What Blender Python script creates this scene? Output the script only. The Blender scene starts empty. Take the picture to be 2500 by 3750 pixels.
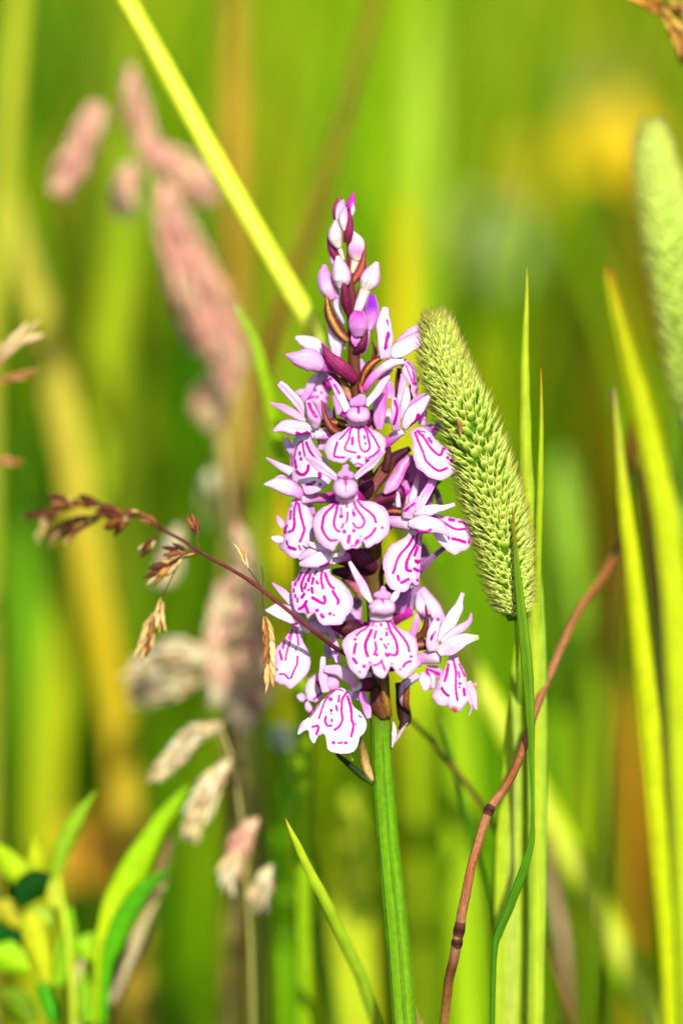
import bpy, math, random
import numpy as np
from mathutils import Vector, noise
from mathutils.geometry import delaunay_2d_cdt

random.seed(7)
rng = np.random.default_rng(7)
scene = bpy.context.scene
COL = scene.collection

# ------------------------------------------------------------------ camera
PITCH = math.radians(10.0)
S = 0.50                      # metres from lens to the flower spike
K = 0.10 / 2500               # metres per photo pixel on the spike's plane
ZC = 0.205                    # height of the view axis where it meets the spike
FW = np.array([0, math.cos(PITCH), -math.sin(PITCH)])
UP = np.array([0, math.sin(PITCH), math.cos(PITCH)])
RT = np.array([1.0, 0, 0])
CEN = np.array([0, 0, ZC])
CAM = CEN - FW * S
cam_data = bpy.data.cameras.new('camera')
cam = bpy.data.objects.new('camera', cam_data)
COL.objects.link(cam)
cam.location = CAM
cam.rotation_euler = (math.radians(90) - PITCH, 0, 0)
cam_data.sensor_fit = 'HORIZONTAL'
cam_data.sensor_width = 24
cam_data.lens = 24 * S / 0.10
cam_data.clip_start = 0.02
cam_data.clip_end = 3000
cam_data.dof.use_dof = True
cam_data.dof.focus_distance = S - 0.0045
cam_data.dof.aperture_fstop = 4.3
scene.camera = cam

# ------------------------------------------------------------------ sky, sun, exposure
SUN_EL = math.radians(36)
SUN_AZ = math.radians(10)      # measured from the camera's back
world = bpy.data.worlds.new('World')
scene.world = world
world.use_nodes = True
wn = world.node_tree
sky = wn.nodes.new('ShaderNodeTexSky')
sky.sky_type = 'NISHITA'
sky.sun_disc = False
sky.sun_elevation = SUN_EL
wn.links.new(sky.outputs[0], wn.nodes['Background'].inputs[0])
wn.nodes['Background'].inputs[1].default_value = 0.14
sun_dir = Vector((math.sin(SUN_AZ) * math.cos(SUN_EL), -math.cos(SUN_AZ) * math.cos(SUN_EL), math.sin(SUN_EL)))
sky.sun_rotation = math.atan2(sun_dir.x, sun_dir.y)
sun_data = bpy.data.lights.new('sun', 'SUN')
sun_data.energy = 5.0
sun_data.angle = math.radians(0.5)
sun_data.color = (1.0, 0.95, 0.86)
sun = bpy.data.objects.new('sun', sun_data)
COL.objects.link(sun)
sun.rotation_euler = sun_dir.to_track_quat('Z', 'Y').to_euler()
sun.location = (0.5, -1, 2)
vs = scene.view_settings
vs.view_transform = 'Standard'
vs.look = 'None'
vs.gamma = 1
vs.use_curve_mapping = False
vs.exposure = 1.35
scene.render.engine = 'CYCLES'
cy = scene.cycles
cy.use_denoising = True
try:
    cy.denoiser = 'OPENIMAGEDENOISE'
except Exception:
    pass
cy.max_bounces = 7
cy.diffuse_bounces = 4
cy.transmission_bounces = 4
cy.sample_clamp_indirect = 6

# ------------------------------------------------------------------ helpers
def lin(c):
    c = np.asarray(c, float) / 255.0
    return np.where(c <= 0.04045, c / 12.92, ((c + 0.055) / 1.055) ** 2.4)

ALB = 0.42                    # sunlit picture tone -> surface colour
def C(r, g, b, k=1.0):
    return lin((r, g, b)) * ALB * k

def W(p):
    """(x, y, depth) measured in spike-plane pixels -> world metres; depth grows away from the lens"""
    p = np.asarray(p, float).reshape(-1, 3)
    dist = S + p[:, 2:3] * K
    m = K * dist / S
    return CAM + FW * dist + RT * ((p[:, 0:1] - 1250) * m) - UP * ((p[:, 1:2] - 1875) * m)

DEEP = [lambda x, d: d]       # how far behind the spike the plant being built stands
def deep(path):
    return [(p[0], p[1], DEEP[0](p[0], p[2] if len(p) > 2 else 0)) for p in path]
def at_deep(mul, add=0.0):
    DEEP[0] = lambda x, d: d * mul + add
def WB(p):
    return W(deep([p]))[0]

def ground_y(d, x=2000):
    dist = S + DEEP[0](x, d) * K
    m = K * dist / S
    # z = CAM.z + FW.z*dist - UP.z*(y-1875)*m = 0
    return 1875 + (CAM[2] + FW[2] * dist) / (UP[2] * m)

REG = dict(A=(960, 1350, 400 / 1568), B=(1320, 1300, 400 / 1568), C=(1320, 1650, 440 / 1568), D=(960, 1700, 400 / 1568),
           E=(960, 2050, 440 / 1568), F=(1400, 2050, 400 / 1568), G=(1060, 2360, 400 / 1568), H=(1380, 2350, 420 / 1568),
           T=(950, 650, 750 / 1568), M=(950, 1300, 850 / 1568), N=(950, 2000, 850 / 1568), L=(0, 1700, 1100 / 1568),
           Q=(0, 2750, 1000 / 1568), P=(0, 0, 1))
def R(reg, pts):
    ox, oy, k = REG[reg]
    return [(ox + p[0] * k, oy + p[1] * k) + tuple(p[2:]) for p in pts]
def RW(reg, ws):
    k = REG[reg][2]
    return [w * k for w in ws]

def catmull(pts, n, closed=False):
    P = np.asarray(pts, float)
    m = len(P)
    if m == 2 and not closed:
        t = np.linspace(0, 1, n)[:, None]
        return P[0] * (1 - t) + P[1] * t
    if closed:
        ext = np.vstack([P[-1], P, P[0], P[1]]); segs = m
    else:
        ext = np.vstack([2 * P[0] - P[1], P, 2 * P[-1] - P[-2]]); segs = m - 1
    u = np.linspace(0, segs, n, endpoint=not closed)
    i = np.minimum(u.astype(int), segs - 1)
    f = (u - i)[:, None]
    a, b, c, d = ext[i], ext[i + 1], ext[i + 2], ext[i + 3]
    return 0.5 * (2 * b + (c - a) * f + (2 * a - 5 * b + 4 * c - d) * f ** 2 + (3 * b - a - 3 * c + d) * f ** 3)

def thing(name, label, cat, base, group=None):
    o = bpy.data.objects.new(name, None)
    COL.objects.link(o)
    o.empty_display_size = 0.005
    o.location = Vector(base)
    o['label'] = label
    o['category'] = cat
    if group:
        o['group'] = group
    o['kind'] = 'thing'
    o['_b'] = [float(v) for v in base]
    return o

def sub(name, parent, base):
    o = bpy.data.objects.new(name, None)
    COL.objects.link(o)
    o.empty_display_size = 0.002
    o.parent = parent
    o.location = Vector(base) - Vector(parent['_b'])
    o['_b'] = [float(v) for v in base]
    return o

def tag(o, label, cat, group=None, kind=None):
    o['label'] = label
    o['category'] = cat
    if group:
        o['group'] = group
    o['kind'] = kind or 'thing'
    return o

def mk(name, verts, faces, mat, parent=None, base=None, cols=None, dist=None, loc=None, smooth=True):
    """one mesh object; verts in world metres"""
    b = np.array(parent['_b']) if parent is not None else (np.array(base) if base is not None else np.zeros(3))
    me = bpy.data.meshes.new(name)
    me.from_pydata((np.asarray(verts) - b).tolist(), [], faces)
    n = len(me.vertices)
    if cols is not None:
        a = me.attributes.new('Col', 'FLOAT_COLOR', 'POINT')
        rgba = np.ones((n, 4), np.float32); rgba[:, :3] = cols
        a.data.foreach_set('color', rgba.ravel())
    d = np.full(n, 99.0, np.float32) if dist is None else np.asarray(dist, np.float32)
    me.attributes.new('dist', 'FLOAT', 'POINT').data.foreach_set('value', d)
    if loc is not None:
        me.attributes.new('loc', 'FLOAT_VECTOR', 'POINT').data.foreach_set('vector', np.asarray(loc, np.float32).ravel())
    if smooth:
        me.polygons.foreach_set('use_smooth', np.ones(len(me.polygons), bool))
    me.materials.append(mat)
    me.update()
    o = bpy.data.objects.new(name, me)
    COL.objects.link(o)
    if parent is not None:
        o.parent = parent
    else:
        o.location = Vector(b)
    o['_b'] = [float(v) for v in b]
    return o

def seg_dist(P, poly):
    """distance from points P (n,2) to polyline poly"""
    poly = np.asarray(poly, float)[:, :2]
    if len(poly) == 1:
        return np.hypot(*(P - poly[0]).T)
    best = np.full(len(P), 1e9)
    for a, b in zip(poly[:-1], poly[1:]):
        ab = b - a
        t = np.clip(((P - a) @ ab) / max(ab @ ab, 1e-9), 0, 1)
        best = np.minimum(best, np.hypot(*(P - (a + t[:, None] * ab)).T))
    return best

def marks(P, strokes):
    """strokes: list of (points, full width) in photo pixels -> signed distance to the pigment"""
    d = np.full(len(P), 99.0)
    for pts, w in strokes:
        q = pts if len(pts) < 3 else catmull([p[:2] for p in pts], 6 * len(pts))
        d = np.minimum(d, seg_dist(P, q) - w / 2 - 1.0)
    return d

def stops(u, st):
    us = [s[0] for s in st]
    c = np.array([s[1] for s in st])
    return np.stack([np.interp(u, us, c[:, k]) for k in range(3)], -1)

def sweep(name, path, hw, mat, parent=None, ht=None, cup=0.0, fold=0.0, twist=0.0, col=((0, (0.5,) * 3),), edge=None,
          mid=None, nu=None, ns=5, strokes=None, wob=0.0, base=None, lohi=None):
    """a tapered solid along a path: petal, sepal, bract, bud, blade or stem. path (x,y,d), hw half widths, ht half thickness"""
    P = np.asarray(deep(path), float)
    m = len(P)
    L = np.linalg.norm(np.diff(P, axis=0), axis=1).sum()
    if nu is None:
        nu = int(np.clip(L / 9, 10, 36))
    X = catmull(P, nu)
    u = np.linspace(0, 1, nu)
    hw = np.asarray(hw, float)
    w = np.maximum(np.interp(u, np.linspace(0, 1, len(hw)), hw) if len(hw) < 3 else catmull(np.stack([hw, hw], 1), nu)[:, 0], 0.4)
    if ht is None:
        t = w.copy()
    else:
        hta = np.atleast_1d(np.asarray(ht, float))
        t = np.minimum(np.interp(u, np.linspace(0, 1, len(hta)), hta), w)
    T = np.gradient(X, axis=0)
    T /= np.linalg.norm(T, axis=1)[:, None] + 1e-9
    V = np.array([0, 0, -1.0])
    B = np.cross(T, V)
    bl = np.linalg.norm(B, axis=1)
    B = B / (bl[:, None] + 1e-6)
    for i in range(1, nu):
        if B[i] @ B[i - 1] < 0:
            B[i] = -B[i]
    N = np.cross(B, T)
    N *= np.sign(N[:, 2:3] * -1 + 1e-9)            # towards the lens
    tw = np.interp(u, np.linspace(0, 1, len(np.atleast_1d(twist))), np.atleast_1d(twist)) if np.ndim(twist) else np.full(nu, twist)
    ca, sa = np.cos(tw)[:, None], np.sin(tw)[:, None]
    B, N = B * ca + N * sa, N * ca - B * sa
    ang = np.concatenate([np.linspace(-1, 1, ns), np.linspace(1, -1, ns)[1:-1]])
    side = np.concatenate([np.ones(ns), -np.ones(ns - 2)])
    s = np.sin(ang * math.pi / 2)
    nl = len(s)
    c0 = np.sqrt(np.maximum(0, 1 - s ** 2))
    V3 = np.zeros((nu, nl, 3))
    for j in range(nl):
        off = -cup * w * s[j] ** 2 - fold * w * abs(s[j]) + side[j] * c0[j] * t
        V3[:, j] = X + B * (s[j] * w)[:, None] + N * off[:, None]
    if wob:
        for i in range(nu):
            for j in range(nl):
                q = noise.noise_vector(Vector(V3[i, j]) * 0.02 + Vector((3.1, 7.7, 1.3)))
                V3[i, j] += np.array(q) * wob * min(1, w[i] / 20)
    verts = V3.reshape(-1, 3)
    faces = []
    for i in range(nu - 1):
        for j in range(nl):
            k = (j + 1) % nl
            faces.append((i * nl + j, i * nl + k, (i + 1) * nl + k, (i + 1) * nl + j))
    faces.append(tuple(range(nl))[::-1])
    faces.append(tuple((nu - 1) * nl + j for j in range(nl)))
    uu = np.repeat(u, nl); ss = np.tile(s, nu); sd = np.tile(side, nu)
    cc = stops(uu, col)
    if edge is not None:
        f = np.abs(ss)[:, None] ** edge[1]
        if len(edge) > 2:                            # one edge only: +1 / -1
            f = f * (np.sign(ss)[:, None] == edge[2])
        cc = cc * (1 - f) + np.asarray(edge[0]) * f
    if mid is not None:
        f = np.exp(-(ss / mid[1]) ** 2)[:, None]
        cc = cc * (1 - f) + np.asarray(mid[0]) * f
    dist = None
    if strokes:
        dist = marks(verts[:, :2], strokes)
        dist = np.where(sd > 0, dist, 99)
    loc = np.stack([uu * L / 100, ss, np.full(len(uu), random.random() * 10)], -1)
    wv = W(verts)
    b = base
    if parent is None and base is None:
        b = W(X[-1] if X[-1][1] > X[0][1] else X[0])[0]
    return mk(name, wv, faces, mat, parent, b, cc, dist, loc)

def poly_inside(P, poly):
    x, y = P[:, 0], P[:, 1]
    ins = np.zeros(len(P), bool)
    for (x1, y1), (x2, y2) in zip(poly, np.roll(poly, -1, 0)):
        c = ((y1 > y) != (y2 > y)) & (x < (x2 - x1) * (y - y1) / (y2 - y1 + 1e-12) + x1)
        ins ^= c
    return ins

def sheet(name, outline, mat, parent, d0, strokes=(), curve=0.0, sx=0.0, sy=-0.3, ruffle=5.0, step=3.6, center=C(254, 244, 252, .92),
          rim=C(242, 160, 234, .9), rimw=17.0, thick=4.5, puff=0.0, spot=None, bend=0.0, throat=None):
    """a lobed lip or a rounded hood: outline in photo px, curved in depth, solid thickness"""
    O = np.asarray([p[:2] for p in outline], float)
    per = np.linalg.norm(O - np.roll(O, -1, 0), axis=1).sum()
    bnd = catmull(O, int(per / step), closed=True)
    for i in range(len(bnd)):
        q = noise.noise_vector(Vector((bnd[i, 0] * 0.06, bnd[i, 1] * 0.06, d0)))
        bnd[i] += np.array(q[:2]) * 2.2
    mn, mx = bnd.min(0), bnd.max(0)
    gx = np.arange(mn[0], mx[0], step); gy = np.arange(mn[1], mx[1], step * 0.87)
    G = np.array([(x + (step / 2 if j % 2 else 0), y) for j, y in enumerate(gy) for x in gx])
    G = G[poly_inside(G, bnd)]
    closed = np.vstack([bnd, bnd[:1]])
    G = G[seg_dist(G, closed) > step * 0.6]
    pts = [Vector(p) for p in np.vstack([bnd, G])]
    nb = len(bnd)
    out = delaunay_2d_cdt(pts, [], [list(range(nb))], 1, 1e-3)
    P = np.array([(v.x, v.y) for v in out[0]])
    faces = [tuple(f) for f in out[2]]
    de = seg_dist(P, closed)
    cx, cyy = (mn + mx) / 2
    hwx = (mx[0] - mn[0]) / 2; hy = (mx[1] - mn[1]) / 2
    X = (P[:, 0] - cx); Y = (P[:, 1] - cyy)
    d = d0 + curve * (X / hwx) ** 2 + sx * X + sy * Y + bend * (Y / hy) ** 2
    ef = np.exp(-de / 30)
    rn = np.array([noise.noise(Vector((p[0] * 0.022, p[1] * 0.022, d0 * 0.1))) for p in P])
    fine = np.array([noise.noise(Vector((p[0] * 0.075, p[1] * 0.075, d0 * 0.2))) for p in P])
    d = d + ruffle * (rn * (0.5 + 1.6 * ef) + 0.18 * fine)
    f = np.exp(-(de / rimw))[:, None] * 0.9
    cc = np.asarray(center) * (1 - f) + np.asarray(rim) * f
    if throat is not None:                            # a pink throat near a point
        g = np.exp(-(np.hypot(P[:, 0] - throat[0], P[:, 1] - throat[1]) / throat[2]) ** 2)[:, None] * 0.75
        cc = cc * (1 - g) + np.asarray(throat[3]) * g
    if spot is not None:
        g = np.clip(1.5 - np.hypot(P[:, 0] - spot[0], P[:, 1] - spot[1]) / spot[2], 0, 1)[:, None]
        cc = cc * (1 - g) + np.asarray(spot[3]) * g
    dist = marks(P, strokes) if strokes else np.full(len(P), 99.0)
    if puff:
        dm = de.max()
        h = puff * np.sqrt(np.maximum(0, 1 - (1 - de / dm) ** 2))
        front = np.column_stack([P, d - h]); back = np.column_stack([P, d + h + 0.5])
    else:
        front = np.column_stack([P, d]); back = np.column_stack([P, d + thick * np.clip(de / 5, 0.15, 1)])
    n = len(P)
    verts = np.vstack([front, back])
    area = sum((P[f[1]] - P[f[0]])[0] * (P[f[2]] - P[f[0]])[1] - (P[f[1]] - P[f[0]])[1] * (P[f[2]] - P[f[0]])[0] for f in faces[:50])
    ff = [f if area < 0 else f[::-1] for f in faces]
    allf = ff + [tuple(i + n for i in f[::-1]) for f in ff]
    # rim band
    ec = {}
    for f in ff:
        for e in zip(f, f[1:] + f[:1]):
            ec[e] = 1
    for (i, j) in list(ec):
        if (j, i) not in ec:
            allf.append((j, i, i + n, j + n))
    loc = np.zeros((2 * n, 3))
    return mk(name, W(verts), allf, mat, parent, None, np.vstack([cc, cc]), np.concatenate([dist, np.full(n, 99.0)]), loc)

# ------------------------------------------------------------------ materials
def nodes(mat):
    mat.use_nodes = True
    nt = mat.node_tree
    nt.nodes.clear()
    return nt, nt.nodes.new, nt.links.new

def base_mat(name, rough=0.5, spec=0.3, trans=0.3, noise_scale=900, noise_amt=0.12, bump=0.15, bump_scale=6000, veins=0.0, vein_n=14,
             pigment=False, sheen=0.0, trans_tint=(1, 1, 1), sss=0.0, blotch=0.0, blotch_col=(0.1, 0.06, 0.02)):
    m = bpy.data.materials.new(name)
    nt, N, Lk = nodes(m)
    out = N('ShaderNodeOutputMaterial')
    at = N('ShaderNodeAttribute'); at.attribute_name = 'Col'
    tc = N('ShaderNodeTexCoord')
    nz = N('ShaderNodeTexNoise'); nz.inputs['Scale'].default_value = noise_scale; nz.inputs['Detail'].default_value = 4
    Lk(tc.outputs['Object'], nz.inputs['Vector'])
    mr = N('ShaderNodeMapRange'); mr.inputs['From Min'].default_value = 0.25; mr.inputs['From Max'].default_value = 0.75
    mr.inputs['To Min'].default_value = 1 - noise_amt; mr.inputs['To Max'].default_value = 1 + noise_amt
    Lk(nz.outputs['Fac'], mr.inputs['Value'])
    mul = N('ShaderNodeVectorMath'); mul.operation = 'SCALE'
    Lk(at.outputs['Color'], mul.inputs[0]); Lk(mr.outputs['Result'], mul.inputs['Scale'])
    colour = mul.outputs[0]
    if veins:
        al = N('ShaderNodeAttribute'); al.attribute_name = 'loc'
        sep = N('ShaderNodeSeparateXYZ'); Lk(al.outputs['Vector'], sep.inputs[0])
        cmb = N('ShaderNodeCombineXYZ')
        sx = N('ShaderNodeMath'); sx.operation = 'MULTIPLY'; sx.inputs[1].default_value = vein_n; Lk(sep.outputs['Y'], sx.inputs[0])
        sy = N('ShaderNodeMath'); sy.operation = 'MULTIPLY'; sy.inputs[1].default_value = 0.35; Lk(sep.outputs['X'], sy.inputs[0])
        Lk(sx.outputs[0], cmb.inputs['X']); Lk(sy.outputs[0], cmb.inputs['Y']); Lk(sep.outputs['Z'], cmb.inputs['Z'])
        vz = N('ShaderNodeTexNoise'); vz.inputs['Scale'].default_value = 1.0; vz.inputs['Detail'].default_value = 2
        Lk(cmb.outputs[0], vz.inputs['Vector'])
        vr = N('ShaderNodeMapRange'); vr.inputs['From Min'].default_value = 0.3; vr.inputs['From Max'].default_value = 0.7
        vr.inputs['To Min'].default_value = 1 - veins; vr.inputs['To Max'].default_value = 1 + veins
        Lk(vz.outputs['Fac'], vr.inputs['Value'])
        m2 = N('ShaderNodeVectorMath'); m2.operation = 'SCALE'
        Lk(colour, m2.inputs[0]); Lk(vr.outputs['Result'], m2.inputs['Scale'])
        colour = m2.outputs[0]
    if blotch:
        bz = N('ShaderNodeTexNoise'); bz.inputs['Scale'].default_value = 260; bz.inputs['Detail'].default_value = 5
        Lk(tc.outputs['Object'], bz.inputs['Vector'])
        br = N('ShaderNodeMapRange'); br.inputs['From Min'].default_value = 0.62; br.inputs['From Max'].default_value = 0.72
        br.inputs['To Max'].default_value = blotch
        Lk(bz.outputs['Fac'], br.inputs['Value'])
        mb = N('ShaderNodeMix'); mb.data_type = 'RGBA'
        Lk(br.outputs['Result'], mb.inputs['Factor']); Lk(colour, mb.inputs[6]); mb.inputs[7].default_value = (*blotch_col, 1)
        colour = mb.outputs[2]
    if pigment:
        ad = N('ShaderNodeAttribute'); ad.attribute_name = 'dist'
        pz = N('ShaderNodeTexNoise'); pz.inputs['Scale'].default_value = 3200; pz.inputs['Detail'].default_value = 3
        Lk(tc.outputs['Object'], pz.inputs['Vector'])
        pm = N('ShaderNodeMath'); pm.operation = 'MULTIPLY_ADD'; pm.inputs[1].default_value = 5.0; pm.inputs[2].default_value = -2.5
        Lk(pz.outputs['Fac'], pm.inputs[0])
        pa = N('ShaderNodeMath'); pa.operation = 'ADD'; Lk(ad.outputs['Fac'], pa.inputs[0]); Lk(pm.outputs[0], pa.inputs[1])
        pr = N('ShaderNodeMapRange'); pr.interpolation_type = 'SMOOTHSTEP'
        pr.inputs['From Min'].default_value = -1.6; pr.inputs['From Max'].default_value = 1.8
        pr.inputs['To Min'].default_value = 1.0; pr.inputs['To Max'].default_value = 0.0
        Lk(pa.outputs[0], pr.inputs['Value'])
        # darker towards the middle of a stroke
        pd = N('ShaderNodeMapRange'); pd.inputs['From Min'].default_value = -7; pd.inputs['From Max'].default_value = -1
        Lk(pa.outputs[0], pd.inputs['Value'])
        pc = N('ShaderNodeMix'); pc.data_type = 'RGBA'
        Lk(pd.outputs['Result'], pc.inputs['Factor'])
        pc.inputs[6].default_value = (*C(200, 0, 150, .75), 1); pc.inputs[7].default_value = (*C(236, 0, 196, .8), 1)
        mx = N('ShaderNodeMix'); mx.data_type = 'RGBA'
        Lk(pr.outputs['Result'], mx.inputs['Factor']); Lk(colour, mx.inputs[6]); Lk(pc.outputs[2], mx.inputs[7])
        colour = mx.outputs[2]
    bs = N('ShaderNodeBsdfPrincipled')
    bs.inputs['Roughness'].default_value = rough
    bs.inputs['Specular IOR Level'].default_value = spec
    Lk(colour, bs.inputs['Base Color'])
    if sss:
        bs.inputs['Subsurface Weight'].default_value = sss
        bs.inputs['Subsurface Radius'].default_value = (1.0, 0.55, 0.8)
        bs.inputs['Subsurface Scale'].default_value = 0.0007
    if sheen:
        bs.inputs['Sheen Weight'].default_value = sheen
    if bump:
        bzz = N('ShaderNodeTexNoise'); bzz.inputs['Scale'].default_value = bump_scale; bzz.inputs['Detail'].default_value = 2
        Lk(tc.outputs['Object'], bzz.inputs['Vector'])
        bp = N('ShaderNodeBump'); bp.inputs['Strength'].default_value = bump; bp.inputs['Distance'].default_value = 0.0001
        Lk(bzz.outputs['Fac'], bp.inputs['Height']); Lk(bp.outputs[0], bs.inputs['Normal'])
    sh = bs.outputs[0]
    if trans:
        tr = N('ShaderNodeBsdfTranslucent')
        tt = N('ShaderNodeVectorMath'); tt.operation = 'MULTIPLY'; tt.inputs[1].default_value = trans_tint
        Lk(colour, tt.inputs[0]); Lk(tt.outputs[0], tr.inputs['Color'])
        ms = N('ShaderNodeMixShader'); ms.inputs[0].default_value = trans
        Lk(sh, ms.inputs[1]); Lk(tr.outputs[0], ms.inputs[2])
        sh = ms.outputs[0]
    Lk(sh, out.inputs['Surface'])
    return m

PET = base_mat('petal_tissue', rough=0.6, spec=0.12, trans=0.32, noise_scale=1500, noise_amt=0.09, bump=0.45, bump_scale=4200, veins=0.2, vein_n=5, pigment=True, sss=0.35, trans_tint=(1.15, 0.75, 1.1))
LIP = base_mat('lip_tissue', rough=0.6, spec=0.12, trans=0.25, noise_scale=1800, noise_amt=0.05, bump=0.5, bump_scale=4200, pigment=True, trans_tint=(1.1, 0.8, 1.05))
BRA = base_mat('bract_skin', rough=0.6, spec=0.1, trans=0.15, noise_scale=2600, noise_amt=0.4, bump=0.6, bump_scale=3600, veins=0.35, vein_n=10)
STEM = base_mat('stem_skin', rough=0.6, spec=0.07, trans=0.08, noise_scale=1400, noise_amt=0.18, bump=0.3, bump_scale=3500, veins=0.16, vein_n=5)
LEAF = base_mat('grass_leaf', rough=0.55, spec=0.06, trans=0.4, noise_scale=500, noise_amt=0.12, bump=0.2, bump_scale=2500, veins=0.2, vein_n=11, trans_tint=(1.1, 1.15, 0.3), blotch=0.12, blotch_col=(0.12, 0.10, 0.005))
DRY = base_mat('dry_grass', rough=0.7, spec=0.1, trans=0.2, noise_scale=1800, noise_amt=0.28, bump=0.5, bump_scale=3000, veins=0.3, vein_n=6)
FOG = base_mat('feathery_glume', rough=0.7, spec=0.08, trans=0.5, noise_scale=900, noise_amt=0.15, bump=0)
SPK = base_mat('spikelet_green', rough=0.35, spec=0.5, trans=0.3, noise_scale=1200, noise_amt=0.15, bump=0, trans_tint=(1.1, 1.15, 0.4))
FLW = base_mat('flower_tissue', rough=0.5, spec=0.1, trans=0.3, noise_scale=400, noise_amt=0.1, bump=0)

# ------------------------------------------------------------------ ground
def make_ground():
    m = bpy.data.materials.new('meadow_soil')
    nt, N, Lk = nodes(m)
    out = N('ShaderNodeOutputMaterial'); bs = N('ShaderNodeBsdfPrincipled')
    tc = N('ShaderNodeTexCoord')
    n1 = N('ShaderNodeTexNoise'); n1.inputs['Scale'].default_value = 14; n1.inputs['Detail'].default_value = 8
    Lk(tc.outputs['Object'], n1.inputs['Vector'])
    cr = N('ShaderNodeValToRGB')
    cr.color_ramp.elements[0].position = 0.35; cr.color_ramp.elements[0].color = (0.02, 0.03, 0.006, 1)
    cr.color_ramp.elements[1].position = 0.65; cr.color_ramp.elements[1].color = (0.055, 0.10, 0.012, 1)
    Lk(n1.outputs['Fac'], cr.inputs['Fac']); Lk(cr.outputs[0], bs.inputs['Base Color'])
    bs.inputs['Roughness'].default_value = 0.95
    Lk(bs.outputs[0], out.inputs['Surface'])
    n = 81
    xs = np.concatenate([-np.geomspace(1500, 0.3, 40), [0], np.geomspace(0.3, 1500, 40)])
    V = [(x, y, (0.008 * noise.noise(Vector((x * 2, y * 2, 0))) - 0.004) if abs(x) + abs(y) > 0.6 else -0.002) for y in xs for x in xs]
    Fc = [(j * n + i, j * n + i + 1, (j + 1) * n + i + 1, (j + 1) * n + i) for j in range(n - 1) for i in range(n - 1)]
    g = mk('ground', V, Fc, m)
    g['kind'] = 'structure'
    g['label'] = 'meadow soil and moss under the grass'
make_ground()

# ------------------------------------------------------------------ the orchid
WHT = C(252, 238, 250, 1.12); PNK = C(248, 200, 242, 1.1); PKM = C(242, 146, 226, 1.1); MAG = C(226, 40, 190); DMG = C(196, 10, 150)
MAR = C(120, 22, 66); DRK = C(72, 20, 42); BRN = C(104, 62, 24); OLV = C(150, 110, 36); CRM = C(250, 236, 196); LIL = C(226, 176, 244)
VIO_SHADE = C(150, 30, 205)

stem_path = [(1277, 820, 0), (1284, 1000, 0), (1290, 1200, 0), (1302, 1400, 4), (1325, 1600, 8), (1345, 1800, 8), (1364, 2000, 6), (1376, 2200, 4),
             (1386, 2450, 2), (1394, 2650, 0), (1402, 2850, 0), (1422, 3100, 4), (1447, 3350, 8), (1480, 3750, 16), (1515, 4300, 30)]
gy = ground_y(45)
stem_path += [(1540, (4300 + gy) / 2, 40), (1550, gy + 30, 45)]
orchid = thing('spotted_orchid', 'pink orchid spike with magenta looped markings on its white lips, buds at the tip', 'orchid', W([(1550, gy, 45)])[0])
def stem_at(y):
    ys = [p[1] for p in stem_path]
    return (np.interp(y, ys, [p[0] for p in stem_path]), y, np.interp(y, ys, [p[2] for p in stem_path]))
SW = [9, 14, 19, 23, 27, 30, 33, 35, 37, 38, 40, 42, 44, 46, 50, 54, 56]
sweep('stem', stem_path, SW, STEM, orchid, nu=170, ns=9, wob=3.0,
      col=[(0, C(120, 45, 60)), (.1, C(104, 46, 36)), (.2, C(98, 58, 26)), (.35, C(92, 62, 24)), (.47, C(96, 76, 22)), (.545, C(84, 84, 14)),
           (.575, C(96, 142, 0)), (.7, C(106, 160, 0)), (1, C(120, 150, 30))])
# raised ribs on the lower stem
for off in (-0.62, 0.1, 0.72):
    pts = [(stem_at(y)[0] + off * np.interp(y, [2650, 3750, gy], [38, 47, 54]), y, stem_at(y)[2] - math.sqrt(max(0, 1 - off * off)) * np.interp(y, [2650, 3750, gy], [38, 47, 54]) + 3)
           for y in (2660, 2800, 2950, 3100, 3350, 3750, 4300, gy)]
    sweep('rib', pts, [4, 6, 6, 7, 7, 7, 7, 7], STEM, orchid, nu=60, ns=5, col=[(0, C(82, 112, 0)), (.2, C(84, 136, 0)), (1, C(96, 140, 10))])

def flower(cx, cy, d):
    return sub('flower', orchid, W([(cx, cy, d)])[0])

def petal(kind, f, reg, path, hw, dz=0.0, cols=(WHT, PNK), ht=2.6, cup=None, twist=0.0, edge=None, mid=None, strokes=None, wob=6.0, ns=7, fold=0.0):
    """path in zoom coordinates (x, y, depth in px)"""
    n = len(cols)
    if cup is None:
        cup = random.choice((-0.22, -0.12, 0.08, 0.16, 0.22))
    st = [(i / (n - 1), c) for i, c in enumerate(cols)]
    p = R(reg, path)
    p = [(q[0], q[1], (q[2] if len(q) > 2 else 0) + dz) for q in p]
    if edge is None:
        edge = (PKM, 4.5)
    hwp = RW(reg, hw)
    stk = None
    if strokes:
        stk = [(R(reg, s[0]), s[1] * REG[reg][2]) for s in strokes]
    return sweep(kind, p, hwp, PET, f, ht=ht, cup=cup, twist=twist, col=st, edge=edge, mid=mid, strokes=stk, wob=wob, ns=ns, fold=fold, nu=26)

def lip(f, reg, outline, d0, strokes=(), **kw):
    stk = []
    for s in strokes:
        if len(s) == 3:
            stk.append((R(s[0], s[1]), s[2] * REG[s[0]][2]))
        else:
            stk.append((R(reg, s[0]), s[1] * REG[reg][2]))
    return sheet('lip', R(reg, outline), LIP, f, d0, stk, **kw)

def hood(f, reg, outline, d0, puff=38, kind='hood', **kw):
    stk = [(R(reg, s[0]), s[1] * REG[reg][2]) for s in kw.pop('strokes', ())]
    kw.setdefault('center', C(252, 218, 248)); kw.setdefault('rim', C(242, 140, 230)); kw.setdefault('rimw', 14)
    kw.setdefault('sy', -0.1)
    return sheet(kind, R(reg, outline), PET, f, d0, stk, ruffle=4, puff=puff * 0.7, **kw)

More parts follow.
